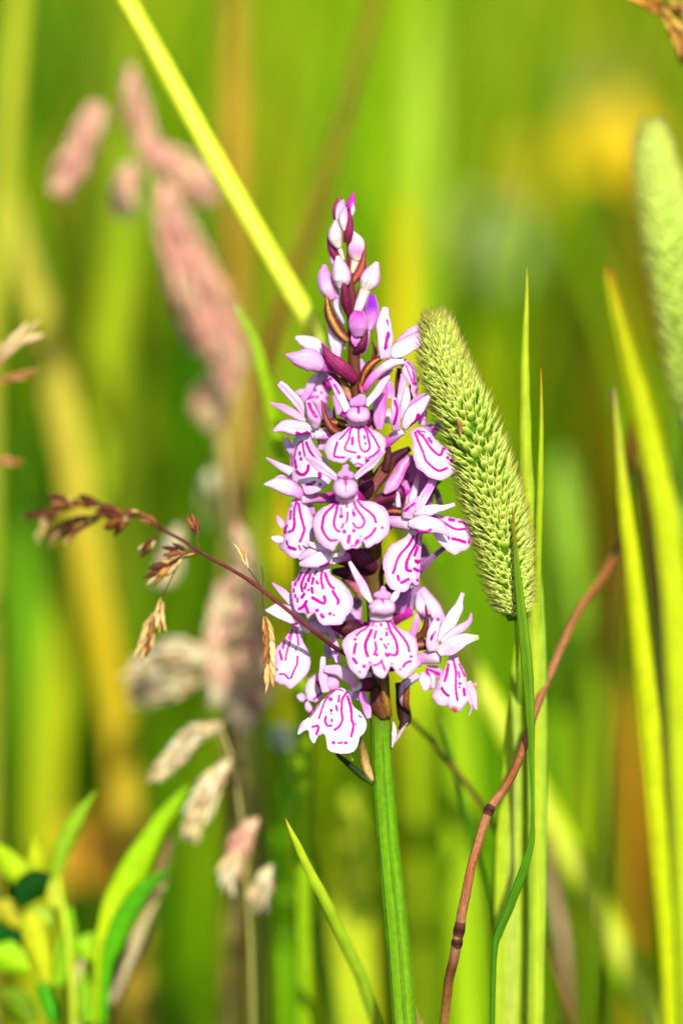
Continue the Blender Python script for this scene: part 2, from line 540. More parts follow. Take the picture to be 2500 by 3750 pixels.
def ovary(f, y0, end, hw, cols=(DRK, MAR, MAG), mid=None, kind='ovary'):
    a = stem_at(y0)
    b = (end[0], end[1], end[2])
    m = ((a[0] + b[0]) / 2, (a[1] * 0.35 + b[1] * 0.65), (a[2] + b[2]) / 2)
    pts = [a, m, b]
    st = [(i / (len(cols) - 1), c) for i, c in enumerate(cols)]
    return sweep(kind, pts, hw, BRA, f, col=st, nu=16, ns=7)

def bract(reg, path, hw, cols=(MAR, DMG), dz=0, ht=5, cup=0.5, edge=None, mid=None, mat=None, twist=0, ns=7, kind='bract', parent=None):
    st = [(i / (len(cols) - 1), c) for i, c in enumerate(cols)]
    p = [(q[0], q[1], (q[2] if len(q) > 2 else 0) + dz) for q in R(reg, path)]
    return sweep(kind, p, RW(reg, hw), mat or BRA, parent or orchid, ht=ht, cup=cup, col=st, edge=edge, mid=mid, twist=twist, wob=3, ns=ns, nu=24)

def rd(x, y, r):       # a round fleck
    return ([(x, y), (x + .1, y)], 2 * r)

# ---- F1: upper front flower
f = flower(1310, 1520, -150)
lip(f, 'M', [(600, 450), (597, 480), (565, 510), (520, 527), (472, 560), (446, 600), (436, 640), (450, 682), (480, 714), (530, 728), (572, 727), (590, 712),
             (600, 698), (612, 714), (640, 745), (670, 755), (697, 748), (715, 728), (733, 702), (752, 722), (790, 702), (830, 667), (852, 620), (853, 580),
             (836, 546), (800, 521), (762, 508), (732, 490), (722, 465), (719, 448), (660, 440)], -185,
    [([(605, 495), (570, 540), (540, 570)], 10), ([(525, 590), (510, 640), (505, 680), (530, 690), (572, 692)], 13),
     ([(628, 478), (612, 520), (600, 570), (575, 625), (592, 646), (650, 660)], 12), ([(655, 486), (667, 505), (669, 560), (680, 625), (697, 648)], 12),
     ([(628, 560), (626, 602)], 18), ([(707, 548), (709, 565)], 13), rd(715, 597, 8), ([(668, 505), (690, 482), (708, 495), (726, 530), (737, 580), (745, 615), (735, 640), (708, 656)], 13),
     ([(722, 488), (760, 540), (790, 590), (808, 630)], 12), ([(805, 645), (772, 675), (740, 694)], 13), rd(670, 690, 14), rd(612, 700, 6), ([(720, 695), (718, 715)], 10),
     ([(630, 742), (665, 734), (697, 744)], 9)], curve=55, sy=-0.34, throat=(1310, 1560, 24, C(244, 170, 225)))
hood(f, 'M', [(583, 405), (592, 372), (620, 352), (650, 350), (668, 356), (690, 348), (722, 358), (745, 385), (748, 415), (733, 442), (700, 458), (665, 464), (620, 456), (592, 436)], -190,
     strokes=[([(668, 365), (668, 388)], 18), ([(590, 425), (592, 432)], 12)], rim=C(236, 110, 220))
hood(f, 'M', [(605, 335), (612, 305), (640, 283), (680, 262), (712, 272), (724, 300), (718, 335), (690, 352), (650, 354), (615, 352)], -150, puff=24, kind='dorsal_sepal', center=C(242, 150, 228), rim=C(240, 170, 232))
petal('sepal', f, 'M', [(598, 375, -150), (555, 290, -140), (510, 210, -130), (468, 148, -120)], [30, 30, 27, 14], cols=(WHT, PNK, PKM), strokes=[([(540, 260), (505, 200)], 12), rd(478, 160, 11)])
petal('sepal', f, 'M', [(722, 335, -150), (785, 255, -140), (840, 185, -130), (878, 142, -120)], [24, 28, 25, 10], cols=(WHT, PNK, PNK), mid=(C(245, 205, 240), .3))
petal('petal', f, 'M', [(600, 412, -140), (565, 400, -130), (545, 405, -120)], [26, 26, 10], cols=(DMG, MAG, DMG))
hood(f, 'M', [(600, 430), (598, 470), (640, 480), (690, 478), (722, 465), (722, 430), (660, 420)], -160, puff=14, kind='column', center=C(250, 225, 245), rim=C(244, 200, 235))
ovary(f, 1600, (1312, 1515, -110), [16, 26, 30])
# ---- F2: middle front flower, the broadest lip
f = flower(1265, 1800, -190)
lip(f, 'M', [(524, 962), (522, 982), (500, 1000), (460, 1015), (420, 1035), (385, 1070), (365, 1110), (358, 1150), (367, 1190), (376, 1226), (400, 1270), (440, 1300), (480, 1320),
             (503, 1317), (522, 1285), (541, 1262), (558, 1293), (575, 1317), (600, 1314), (627, 1303), (660, 1306), (683, 1288), (690, 1253), (703, 1268), (716, 1296), (740, 1301), (772, 1280),
             (820, 1260), (860, 1220), (877, 1180), (880, 1130), (872, 1080), (850, 1040), (810, 1010), (760, 990), (700, 986), (668, 976), (652, 952), (585, 945)], -235,
    [([(522, 990), (485, 1030), (440, 1080), (425, 1140), (425, 1180), (450, 1225), (480, 1252), (517, 1250)], 15), ([(531, 985), (520, 1050), (505, 1110), (504, 1150), (518, 1180), (540, 1194)], 15),
     ([(550, 1035), (552, 1068)], 9), rd(551, 1090, 15), ([(588, 985), (588, 1025)], 12), ([(594, 1065), (594, 1095), (586, 1132)], 13), rd(632, 1045, 6), ([(635, 1066), (638, 1082)], 24),
     ([(634, 972), (650, 1030), (685, 1080), (706, 1115), (703, 1145), (680, 1167), (650, 1163), (631, 1135)], 15), ([(655, 970), (690, 1020), (740, 1060), (770, 1090), (786, 1130)], 15),
     ([(783, 1170), (755, 1213), (713, 1242)], 16), rd(828, 1167, 9), ([(566, 1140), (554, 1168)], 13), rd(572, 1193, 14), rd(636, 1187, 13), ([(607, 1222), (600, 1266)], 22), ([(664, 1255), (654, 1272)], 24), rd(681, 1226, 6),
     ([(610, 1290), (650, 1288)], 6)], curve=70, sy=-0.3, throat=(1268, 1838, 26, C(244, 160, 222)))
hood(f, 'M', [(495, 900), (502, 866), (525, 843), (555, 838), (580, 846), (605, 838), (638, 848), (657, 872), (665, 908), (653, 943), (620, 964), (582, 980), (540, 965), (507, 942)], -240,
     strokes=[([(580, 842), (582, 872)], 13), ([(583, 880), (582, 930)], 4)], puff=46)
hood(f, 'M', [(523, 820), (530, 795), (548, 780), (560, 750), (588, 735), (606, 750), (606, 782), (632, 793), (642, 818), (622, 842), (580, 840), (542, 838)], -205, puff=24, kind='dorsal_sepal', center=C(244, 160, 232), rim=C(243, 175, 236), strokes=[([(570, 822), (595, 822)], 10)])
petal('sepal', f, 'M', [(528, 838, -200), (450, 785, -205), (380, 730, -215), (308, 682, -230)], [22, 34, 34, 14], cols=(PNK, WHT, PNK, PNK), mid=(C(240, 170, 232), .2))
petal('sepal', f, 'M', [(642, 832, -200), (700, 780, -205), (770, 720, -225), (845, 645, -245)], [16, 26, 27, 10], cols=(PNK, WHT, PNK), mid=(C(240, 170, 232), .2))
hood(f, 'M', [(522, 940), (520, 985), (585, 1000), (655, 985), (655, 940), (585, 930)], -212, puff=14, kind='column', center=C(250, 222, 245), rim=C(244, 190, 235))
ovary(f, 1930, (1270, 1800, -150), [18, 32, 34])
# ---- F3: upper left flower, turned aside
f = flower(1130, 1580, -60)
petal('sepal', f, 'A', [(640, 700, -60), (480, 470, -80), (340, 300, -90), (240, 205, -95)], [48, 70, 66, 48], cols=(WHT, WHT, PNK), mid=(C(240, 165, 228), .18))
petal('sepal', f, 'A', [(650, 770, -70), (450, 640, -90), (280, 555, -100), (112, 488, -100)], [30, 60, 50, 14], cols=(WHT, PNK, PKM), twist=0.3)
petal('sepal', f, 'A', [(700, 880, -80), (520, 850, -100), (330, 830, -100), (155, 900, -90)], [70, 118, 100, 16], cols=(WHT, WHT, PNK), edge=(MAG, 4), mid=(C(246, 212, 242), .25), strokes=[([(500, 930), (560, 960), (650, 925)], 60)])
petal('petal', f, 'A', [(745, 850, -95), (755, 740, -115), (705, 590, -120), (655, 450, -110)], [60, 84, 72, 40], cols=(PNK, PNK, C(244, 196, 240)), strokes=[([(670, 500), (710, 590), (775, 700)], 44)])
lip(f, 'M', [(236, 556), (228, 600), (214, 650), (205, 730), (195, 790), (195, 850), (208, 905), (238, 937), (262, 932), (243, 898), (262, 866), (285, 880), (300, 930), (330, 943), (370, 935),
             (430, 905), (470, 870), (486, 830), (480, 770), (455, 715), (430, 690), (400, 650), (370, 610), (350, 570), (352, 525), (300, 528)], -70,
    [('A', [(575, 1040), (590, 1150), (612, 1260)], 26), ('A', [(630, 1060), (680, 1180), (765, 1300)], 34), ('A', [(545, 1050), (490, 1130), (460, 1290)], 20), ('A', [(536, 1200), (540, 1235)], 34),
     ('A', [(556, 1290), (557, 1300)], 42), ('A', [(470, 1320), (485, 1420)], 34), ('D', [(495, 100), (530, 140), (600, 145), (650, 90), (660, 20)], 42), ('D', [(822, 140), (824, 180)], 56),
     ('D', [(640, 292), (700, 280), (750, 255)], 42), ('D', [(828, 290), (829, 291)], 42), ('D', [(460, 260), (462, 290)], 40), ('A', [(430, 1250), (428, 1400)], 14), ('D', [(400, 80), (420, 220)], 26)],
    curve=35, sx=-0.55, sy=-0.25, ruffle=8)
ovary(f, 1600, (1150, 1590, -60), [22, 22, 20], cols=(MAR, MAG, PNK))
petal('spur', f, 'A', [(700, 960, -50), (850, 930, -40), (1010, 960, -30)], [60, 80, 50], cols=(PNK, MAG, MAG), ht=18, cup=0)
# ---- F4: upper right flower
f = flower(1470, 1570, -60)
lip(f, 'M', [(1012, 520), (1030, 570), (1035, 640), (1040, 700), (1060, 760), (1100, 790), (1140, 825), (1190, 842), (1230, 845), (1270, 830), (1310, 800), (1328, 770), (1325, 738), (1302, 725),
             (1312, 706), (1332, 695), (1325, 675), (1280, 640), (1230, 605), (1190, 565), (1140, 510), (1100, 490), (1050, 490)], -90,
    [([(1050, 525), (1075, 590), (1105, 660), (1122, 710), (1160, 750), (1210, 782), (1265, 764)], 14), ([(1065, 515), (1110, 560), (1150, 620), (1190, 662), (1222, 675), (1240, 632)], 15),
     ([(1070, 510), (1115, 520)], 8), rd(1105, 540, 7), ([(1143, 563), (1160, 588)], 18), ([(1170, 540), (1195, 570)], 9), rd(1270, 693, 9), ([(1298, 714), (1312, 708)], 28), rd(1250, 635, 6)],
    curve=45, sx=0.35, sy=-0.3, ruffle=7)
petal('sepal', f, 'B', [(620, 1060, -70), (710, 900, -95), (850, 740, -105), (980, 590, -100)], [50, 118, 98, 28], cols=(WHT, WHT, PNK), edge=(MAG, 6), strokes=[([(730, 1020), (790, 960), (830, 860)], 56)])
petal('sepal', f, 'B', [(600, 930, -50), (700, 720, -50), (820, 620, -50), (968, 540, -50)], [22, 30, 32, 14], cols=(PNK, PKM, PKM))
petal('petal', f, 'B', [(590, 930, -60), (625, 760, -70), (650, 600, -75), (665, 465, -70)], [30, 62, 62, 36], cols=(PNK, WHT, PNK), edge=(PKM, 5))
petal('petal', f, 'B', [(560, 760, -45), (575, 580, -50), (605, 400, -50), (580, 270, -45)], [40, 58, 58, 10], cols=(WHT, PNK, PKM))
petal('petal', f, 'B', [(505, 1080, -100), (500, 920, -125), (505, 760, -130), (475, 610, -120)], [58, 70, 62, 30], cols=(PNK, PNK, C(244, 200, 240)), strokes=[([(490, 660), (525, 800), (480, 990)], 40)])
petal('spur', f, 'B', [(620, 1100, -60), (480, 1170, -40), (350, 1290, -20)], [50, 80, 66], cols=(WHT, PKM, MAG), ht=18, cup=0)
ovary(f, 1640, (1420, 1620, -30), [22, 24, 22], cols=(MAR, MAG, MAG))
# ---- F5: topmost open flower
f = flower(1420, 1320, -20)
petal('sepal', f, 'T', [(962, 1390, -40), (960, 1250, -55), (948, 1110, -60), (965, 992, -55)], [36, 60, 54, 22], cols=(PNK, WHT, WHT, PNK), strokes=[([(975, 1090), (990, 1140)], 14), ([(985, 1190), (965, 1310)], 28)])
petal('sepal', f, 'T', [(1010, 1370, -40), (1100, 1300, -50), (1200, 1240, -50), (1282, 1200, -40)], [36, 66, 54, 12], cols=(WHT, WHT, PKM), edge=(MAG, 7))
petal('sepal', f, 'T', [(1020, 1330, -25), (1100, 1240, -30), (1190, 1170, -30), (1273, 1130, -25)], [18, 36, 32, 8], cols=(WHT, PNK, PNK))
lip(f, 'B', [(575, 60), (640, 55), (700, 80), (760, 140), (800, 240), (815, 380), (830, 500), (810, 600), (828, 650), (790, 645), (750, 590), (725, 520), (722, 440), (680, 380), (630, 310), (595, 260), (590, 180), (570, 120)], -30,
    [([(650, 140), (700, 270), (740, 380), (755, 420)], 17), ([(665, 100), (730, 170), (760, 280), (772, 380)], 18), ([(690, 90), (745, 130)], 9), rd(782, 410, 24), ([(802, 490), (790, 545)], 22)], curve=30, sx=0.4, sy=-0.2)
petal('spur', f, 'B', [(620, 90, -30), (400, 140, -25), (200, 300, -15), (40, 520, -5)], [56, 72, 72, 48], cols=(WHT, WHT, PKM, MAG), ht=17, cup=0)
bract('B', [(0, 440, -10), (70, 250, -40), (170, 110, -45), (330, 20, -20)], [40, 66, 60, 30], cols=(C(130, 40, 50), C(110, 50, 36), C(120, 44, 44)), mid=(C(206, 140, 40), .22), edge=(MAR, 2), ht=8)
bract('T', [(868, 1400, -5), (885, 1330, -5), (862, 1246, -5)], [20, 17, 2], cols=(MAR, MAR, MAR))
# ---- F6: half-open bud with its bract
f = flower(1150, 1320, -10)
petal('sepal', f, 'T', [(520, 1350, -5), (420, 1280, -10), (340, 1250, -10), (272, 1222, -10)], [30, 58, 48, 14], cols=(WHT, WHT, PNK), edge=(PKM, 5))
petal('sepal', f, 'T', [(470, 1440, -20), (400, 1400, -40), (300, 1385, -40), (198, 1355, -30)], [50, 90, 66, 6], cols=(PKM, PNK, PKM), ht=26, cup=0, mid=(C(246, 200, 240), .3), edge=(PKM, 4))
petal('spur', f, 'T', [(640, 1490, -5), (540, 1450, -10), (450, 1440, -15)], [26, 40, 44], cols=(DMG, MAG, PKM), ht=18, cup=0)
bract('T', [(735, 1555, -30), (640, 1465, -55), (545, 1380, -55), (472, 1265, -40)], [42, 60, 44, 5], cols=(MAR, C(150, 40, 92), C(150, 40, 100)), ht=12, cup=0.3)
ovary(f, 1400, (1165, 1310, 10), [20, 18, 14], cols=(BRN, C(90, 40, 40), C(70, 25, 35)))
# ---- F7: shaded flower behind, upper left; the shade is mixed into its lip colours
f = flower(1170, 1430, 60)
lip(f, 'A', [(790, 60), (700, 180), (640, 290), (600, 400), (560, 470), (545, 520), (610, 510), (680, 470), (740, 485), (800, 520), (880, 505), (940, 475), (955, 360), (1000, 260), (960, 120), (900, 40)], 70,
    [([(740, 290), (760, 310)], 44), ([(880, 190), (890, 260)], 40), ([(650, 430), (740, 400)], 30), ([(780, 420), (800, 390)], 30), ([(930, 410), (935, 440)], 36), ([(840, 340), (850, 350)], 30)], center=C(246, 205, 236), rim=C(238, 140, 214), curve=30, sy=-0.2)
petal('sepal', f, 'A', [(770, 80, 45), (700, 230, 40), (610, 400, 40), (560, 520, 45)], [40, 62, 52, 26], cols=(WHT, LIL, PKM), twist=0.3)
petal('sepal', f, 'A', [(620, 350, 60), (540, 345, 60), (470, 340, 60)], [50, 52, 16], cols=(PNK, PNK, PKM))
petal('sepal', f, 'A', [(1120, 650, 40), (1090, 500, 45), (1040, 380, 50)], [50, 60, 40], cols=(LIL, LIL, PKM))
petal('sepal', f, 'A', [(1000, 720, 35), (900, 620, 40), (820, 500, 45)], [70, 90, 60], cols=(WHT, PKM, PKM))
ovary(f, 1480, (1200, 1400, 60), [20, 20, 18])
# ---- F8: petals behind on the upper right
f = flower(1430, 1480, 40)
petal('sepal', f, 'B', [(330, 420, 10), (285, 700, -10), (270, 900, -15), (270, 1070, -10)], [50, 92, 90, 44], cols=(DMG, MAG, PNK, PKM), mid=(PKM, .5))  # dark magenta to pink paints the edge between shade and sunlight
petal('sepal', f, 'B', [(440, 180, 40), (330, 270, 40), (250, 330, 40)], [60, 70, 40], cols=(LIL, PKM, MAG))  # deep pink end has the shade in its colour
petal('sepal', f, 'B', [(400, 980, 20), (400, 860, 15), (380, 760, 20)], [50, 60, 30], cols=(WHT, WHT, PKM))
petal('sepal', f, 'B', [(420, 620, 50), (400, 500, 50), (420, 380, 50)], [60, 80, 50], cols=(PNK, PKM, LIL))
petal('sepal', f, 'B', [(870, 1000, 20), (880, 870, 20), (920, 730, 30)], [64, 60, 30], cols=(PNK, PKM, LIL))
petal('sepal', f, 'B', [(980, 1140, 30), (1080, 1040, 30), (1210, 900, 35)], [60, 58, 30], cols=(LIL, PKM, MAG), strokes=[([(1030, 1090), (1100, 1010)], 40), rd(1180, 915, 20)])
petal('sepal', f, 'B', [(1010, 1180, 45), (980, 1060, 50), (1010, 990, 50)], [60, 70, 30], cols=(LIL, LIL, PKM))
lip(f, 'B', [(90, 950), (80, 1010), (150, 1070), (230, 1060), (260, 980), (200, 880), (140, 860)], 30, center=C(236, 150, 214), rim=C(226, 90, 190), step=4)
ovary(f, 1560, (1410, 1500, 40), [22, 22, 20])
bract('B', [(560, 700, 70), (540, 420, 70), (560, 180, 70)], [60, 48, 34], cols=(DRK, BRN, MAR), ht=10)
bract('B', [(690, 720, 60), (700, 560, 60), (720, 380, 60)], [60, 46, 6], cols=(DRK, BRN, DRK), ht=10)
bract('B', [(800, 420, 80), (830, 330, 80), (840, 285, 80)], [14, 12, 2], cols=(DRK, BRN, DRK))
# ---- F9: shaded flower right of the stem, behind; lips coloured darker for that shade
f = flower(1530, 1780, 70)
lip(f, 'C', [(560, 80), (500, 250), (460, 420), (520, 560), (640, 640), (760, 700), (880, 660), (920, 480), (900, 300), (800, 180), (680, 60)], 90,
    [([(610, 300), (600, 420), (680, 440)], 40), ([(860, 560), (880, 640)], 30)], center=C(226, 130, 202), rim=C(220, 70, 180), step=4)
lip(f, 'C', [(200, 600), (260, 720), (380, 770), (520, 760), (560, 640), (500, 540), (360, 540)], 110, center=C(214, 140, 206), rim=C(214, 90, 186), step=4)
petal('sepal', f, 'C', [(640, 80, 0), (520, 260, -20), (410, 440, -25), (310, 560, -15)], [50, 82, 80, 26], cols=(MAG, MAG, PKM, PKM), mid=(PNK, .4))
petal('sepal', f, 'C', [(660, 720, 20), (690, 560, 15), (740, 380, 10), (775, 270, 15)], [36, 44, 32, 12], cols=(WHT, WHT, PKM, MAG))
petal('petal', f, 'C', [(620, 700, 40), (615, 560, 40), (590, 390, 40)], [40, 44, 16], cols=(WHT, PKM, PKM))
petal('petal', f, 'C', [(500, 740, 25), (490, 600, 20), (485, 460, 25)], [36, 30, 8], cols=(WHT, WHT, C(240, 200, 190)))
petal('petal', f, 'C', [(470, 700, 50), (430, 600, 50), (420, 500, 55)], [44, 44, 20], cols=(WHT, PKM, MAG))
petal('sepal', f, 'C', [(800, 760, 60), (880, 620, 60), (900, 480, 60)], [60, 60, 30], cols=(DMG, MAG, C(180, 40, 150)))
ovary(f, 1850, (1500, 1800, 60), [22, 24, 22])
bract('C', [(130, 560, 10), (260, 330, -10), (420, 120, 0), (640, -30, 20)], [60, 90, 80, 40], cols=(C(190, 100, 110), C(150, 84, 70), DRK, DRK), ht=10, edge=(DRK, 3))
bract('C', [(540, 750, -20), (572, 620, -25), (548, 490, -25), (486, 408, -20)], [18, 22, 18, 5], cols=(MAR, DRK, DRK), ht=4)
bract('C', [(1040, 720, 60), (1000, 580, 60), (960, 480, 60)], [36, 44, 30], cols=(DRK, C(120, 60, 110), C(120, 70, 110)), ht=8)  # purple tone holds the shade lying on it
bract('C', [(1050, 405, 60), (980, 440, 60), (900, 600, 60)], [14, 30, 26], cols=(DRK, C(110, 60, 100), DRK), ht=8)
# ---- F10: right flower whose lip hangs down
f = flower(1500, 1900, -90)
lip(f, 'M', [(1002, 1168), (1008, 1200), (985, 1230), (930, 1260), (882, 1290), (850, 1340), (831, 1400), (836, 1450), (850, 1500), (856, 1540), (885, 1578), (930, 1598), (968, 1602), (1003, 1585),
             (1016, 1556), (1034, 1540), (1050, 1556), (1074, 1552), (1080, 1510), (1085, 1440), (1090, 1350), (1098, 1225), (1096, 1178), (1050, 1150)], -120,
    [('C', [(690, 1120), (620, 1240), (520, 1350), (470, 1450), (438, 1568)], 32), ('F', [(205, 20), (180, 110), (152, 190)], 34), ('C', [(735, 1110), (720, 1220), (640, 1360), (600, 1480), (605, 1560)], 32),
     ('F', [(355, 0), (338, 100), (352, 150), (405, 160)], 40), ('C', [(742, 1260), (705, 1370)], 32), ('F', [(480, 15), (500, 40), (530, 20)], 44), ('F', [(460, 130), (512, 158)], 42), ('F', [(222, 235), (230, 290)], 40),
     ('F', [(270, 332), (370, 278)], 40), ('F', [(500, 292), (501, 293)], 38), ('C', [(780, 1130), (795, 1210)], 16), ('C', [(745, 1085), (750, 1095)], 24)], curve=40, sx=0.3, sy=-0.3, ruffle=6)
petal('petal', f, 'F', [(390, 400, -100), (430, 350, -105), (480, 340, -100), (490, 380, -95)], [24, 34, 34, 20], cols=(PKM, PNK, PNK))
petal('petal', f, 'C', [(600, 890, -125), (620, 800, -140), (690, 700, -140), (752, 595, -130)], [66, 76, 50, 14], cols=(PNK, PNK, C(228, 170, 226)), strokes=[([(575, 790), (630, 745), (700, 690)], 34)])
petal('sepal', f, 'C', [(690, 830, -100), (880, 785, -105), (1060, 750, -105), (1228, 700, -100)], [16, 62, 42, 26], cols=(PNK, WHT, WHT, PNK), edge=(PNK, 4), wob=10)
petal('sepal', f, 'C', [(610, 950, -115), (800, 955, -150), (1000, 985, -150), (1158, 1120, -130)], [50, 122, 96, 16], cols=(WHT, WHT, PNK), edge=(PKM, 5), strokes=[([(720, 1040), (820, 1060), (910, 1040)], 44)])
petal('sepal', f, 'C', [(720, 800, -85), (800, 640, -80), (880, 480, -75), (950, 340, -70)], [30, 44, 44, 36], cols=(WHT, WHT, PKM, PKM), mid=(PKM, .15))
petal('sepal', f, 'C', [(750, 820, -80), (850, 630, -70), (930, 470, -60), (985, 360, -60)], [26, 34, 34, 28], cols=(WHT, WHT, PKM, PKM))
petal('spur', f, 'C', [(650, 980, -95), (520, 940, -80), (370, 920, -60)], [70, 84, 70], cols=(WHT, PNK, PKM), ht=20, cup=0)
ovary(f, 2000, (1430, 1910, -40), [24, 24, 22], cols=(DRK, MAR, PKM))
bract('C', [(340, 800, -60), (430, 790, -75), (530, 800, -80)], [56, 62, 56], cols=(DRK, C(90, 30, 40), DRK), mid=(C(190, 110, 60), .2), ht=10)
# ---- F11: lip that points out to the right
f = flower(1620, 1930, -40)
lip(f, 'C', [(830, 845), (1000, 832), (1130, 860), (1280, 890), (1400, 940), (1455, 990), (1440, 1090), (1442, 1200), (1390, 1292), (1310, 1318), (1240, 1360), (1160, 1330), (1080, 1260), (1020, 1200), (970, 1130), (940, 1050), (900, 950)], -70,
    [([(830, 850), (930, 855), (1020, 900), (1100, 950), (1200, 1010), (1280, 1030), (1370, 1020)], 28), ([(1040, 870), (1080, 880)], 16), ([(1160, 900), (1212, 910)], 40), ([(1280, 930), (1340, 940), (1372, 990)], 24),
     ([(1200, 1150), (1270, 1165), (1360, 1195)], 38), ([(1416, 1165), (1412, 1210)], 26), ([(1140, 1110), (1150, 1155)], 26)], curve=20, sx=0.35, sy=-0.4, spot=(1727, 1925, 8, C(226, 160, 110)))
petal('petal', f, 'C', [(1440, 1090, -50), (1465, 1070, -40), (1480, 1040, -35)], [20, 26, 20], cols=(LIL, LIL, C(150, 60, 140)))
petal('spur', f, 'C', [(1100, 1260, -10), (960, 1380, 10), (790, 1550, 20)], [30, 38, 50], cols=(C(150, 90, 150), C(170, 110, 170), C(130, 70, 130)), ht=9, cup=0)  # mauve grey carries the shade on this spur
petal('sepal', f, 'C', [(860, 1440, 40), (830, 1330, 40), (800, 1220, 40)], [70, 66, 30], cols=(C(140, 100, 150), C(150, 110, 160), C(160, 120, 170)))  # dark shaded shape behind, its shade given as purple-grey
ovary(f, 2080, (1545, 2085, 20), [20, 20, 15], cols=(DRK, C(110, 50, 100), C(130, 70, 130)))
# ---- F12: left flower in the middle
f = flower(1110, 1840, -40)
lip(f, 'D', [(430, 515), (400, 600), (360, 720), (320, 850), (300, 980), (290, 1090), (240, 1175), (262, 1232), (310, 1252), (342, 1292), (400, 1332), (480, 1352), (545, 1345), (600, 1262), (660, 1190), (722, 1120), (748, 1060), (735, 940),
             (722, 850), (735, 780), (690, 680), (645, 610), (590, 582), (570, 540), (500, 490)], -75,
    [([(490, 540), (465, 620), (455, 740)], 28), ([(425, 585), (412, 610)], 16), ([(412, 670), (400, 790)], 26), ([(457, 770), (462, 850), (440, 940), (380, 975)], 34), ([(520, 570), (545, 700), (582, 850), (602, 930), (580, 1020), (540, 1110)], 36),
     ([(352, 880), (325, 960), (332, 990)], 30), ([(348, 1108), (362, 1150)], 30), ([(385, 1192), (470, 1222)], 46), ([(525, 1170), (550, 1232)], 22), ([(276, 1070), (270, 1095)], 18)], curve=40, sx=-0.5, sy=-0.3, ruffle=8)
petal('sepal', f, 'D', [(300, 895, -30), (255, 820, -30), (208, 738, -30)], [40, 46, 12], cols=(PNK, PNK, PKM))
petal('sepal', f, 'D', [(300, 1090, -35), (210, 1075, -35), (130, 1055, -35)], [40, 62, 26], cols=(WHT, WHT, WHT))
petal('sepal', f, 'D', [(580, 450, -60), (420, 360, -85), (230, 290, -85), (25, 290, -75)], [60, 112, 96, 14], cols=(PKM, PNK, WHT, PNK), edge=(MAG, 5))
petal('sepal', f, 'A', [(420, 1490, -45), (260, 1400, -50), (55, 1280, -50)], [64, 56, 10], cols=(WHT, PNK, PKM))
petal('petal', f, 'D', [(360, 240, -55), (280, 175, -55), (180, 200, -50)], [30, 24, 8], cols=(MAG, PNK, PNK))
petal('sepal', f, 'D', [(640, 640, -20), (690, 620, -15), (740, 720, -10)], [40, 46, 30], cols=(LIL, LIL, LIL))
petal('sepal', f, 'A', [(420, 1210, 0), (380, 1120, 0), (340, 990, 5)], [36, 62, 30], cols=(LIL, LIL, PNK))
petal('sepal', f, 'A', [(850, 1160, -20), (850, 1080, -20), (830, 1000, -20)], [56, 60, 50], cols=(LIL, PNK, PNK), strokes=[([(800, 1010), (795, 1120)], 20)])
petal('spur', f, 'D', [(560, 510, -55), (750, 490, -45), (980, 480, -30)], [60, 80, 74], cols=(PNK, C(236, 150, 214), MAG), ht=18, cup=0)
ovary(f, 1880, (1200, 1820, -25), [24, 24, 20], cols=(DRK, MAR, MAG))
# ---- F13: lower left front flower
f = flower(1170, 2060, -130)
lip(f, 'E', [(520, 108), (472, 190), (432, 270), (382, 290), (368, 370), (383, 470), (400, 560), (425, 650), (480, 690), (560, 700), (592, 770), (640, 722), (690, 690), (715, 760), (760, 830), (820, 862), (900, 850), (980, 852), (1052, 830),
             (1092, 750), (1150, 680), (1185, 600), (1190, 520), (1150, 430), (1080, 340), (1010, 270), (930, 220), (880, 165), (880, 95), (700, 80), (600, 90)], -160,
    [([(510, 170), (465, 270)], 28), ([(440, 290), (425, 335)], 26), ([(412, 385), (408, 420)], 20), ([(430, 460), (432, 490)], 22), ([(460, 510), (460, 545)], 26), ([(620, 120), (550, 220), (510, 330), (522, 410)], 30),
     ([(622, 200), (600, 275)], 36), ([(710, 145), (685, 195)], 24), ([(665, 240), (650, 315)], 30), ([(572, 310), (555, 375)], 28), rd(600, 395, 15), ([(707, 285), (724, 312)], 30), ([(645, 370), (655, 430)], 36), ([(545, 450), (515, 495)], 34),
     ([(782, 140), (768, 250), (792, 372)], 30), ([(820, 180), (850, 270), (890, 340), (930, 370)], 34), ([(920, 410), (960, 480), (990, 530), (984, 575)], 36), ([(655, 495), (730, 540), (800, 570), (820, 530), (806, 480)], 40),
     ([(482, 645), (530, 610), (575, 545)], 34), ([(560, 590), (580, 640), (596, 690)], 32), rd(717, 662, 24), ([(770, 722), (792, 748)], 48), rd(882, 705, 24), rd(935, 725, 14)], curve=50, sx=-0.15, sy=-0.3, ruffle=9)
petal('sepal', f, 'D', [(1000, 1400, -150), (860, 1370, -175), (700, 1410, -175), (530, 1440, -150)], [60, 118, 96, 30], cols=(WHT, WHT, PNK), edge=(PNK, 4), strokes=[([(840, 1480), (900, 1460), (950, 1430)], 50)])
petal('sepal', f, 'D', [(985, 1290, -140), (880, 1210, -150), (740, 1160, -150), (600, 1090, -140)], [30, 62, 48, 10], cols=(PNK, WHT, PNK), edge=(PKM, 4))
petal('sepal', f, 'D', [(880, 1290, -135), (740, 1260, -140), (620, 1300, -140), (530, 1370, -130)], [50, 70, 60, 20], cols=(WHT, PNK, PNK), edge=(MAG, 6))
petal('petal', f, 'D', [(990, 1310, -150), (1080, 1300, -160), (1140, 1270, -165), (1110, 1200, -165)], [36, 42, 48, 30], cols=(WHT, WHT, PNK), ht=9)
petal('spur', f, 'D', [(1000, 1420, -120), (1130, 1350, -90), (1270, 1300, -50)], [40, 66, 66], cols=(WHT, PKM, DMG), ht=17, cup=0)
ovary(f, 2100, (1230, 2040, -60), [26, 28, 22], cols=(DRK, DRK, MAR))
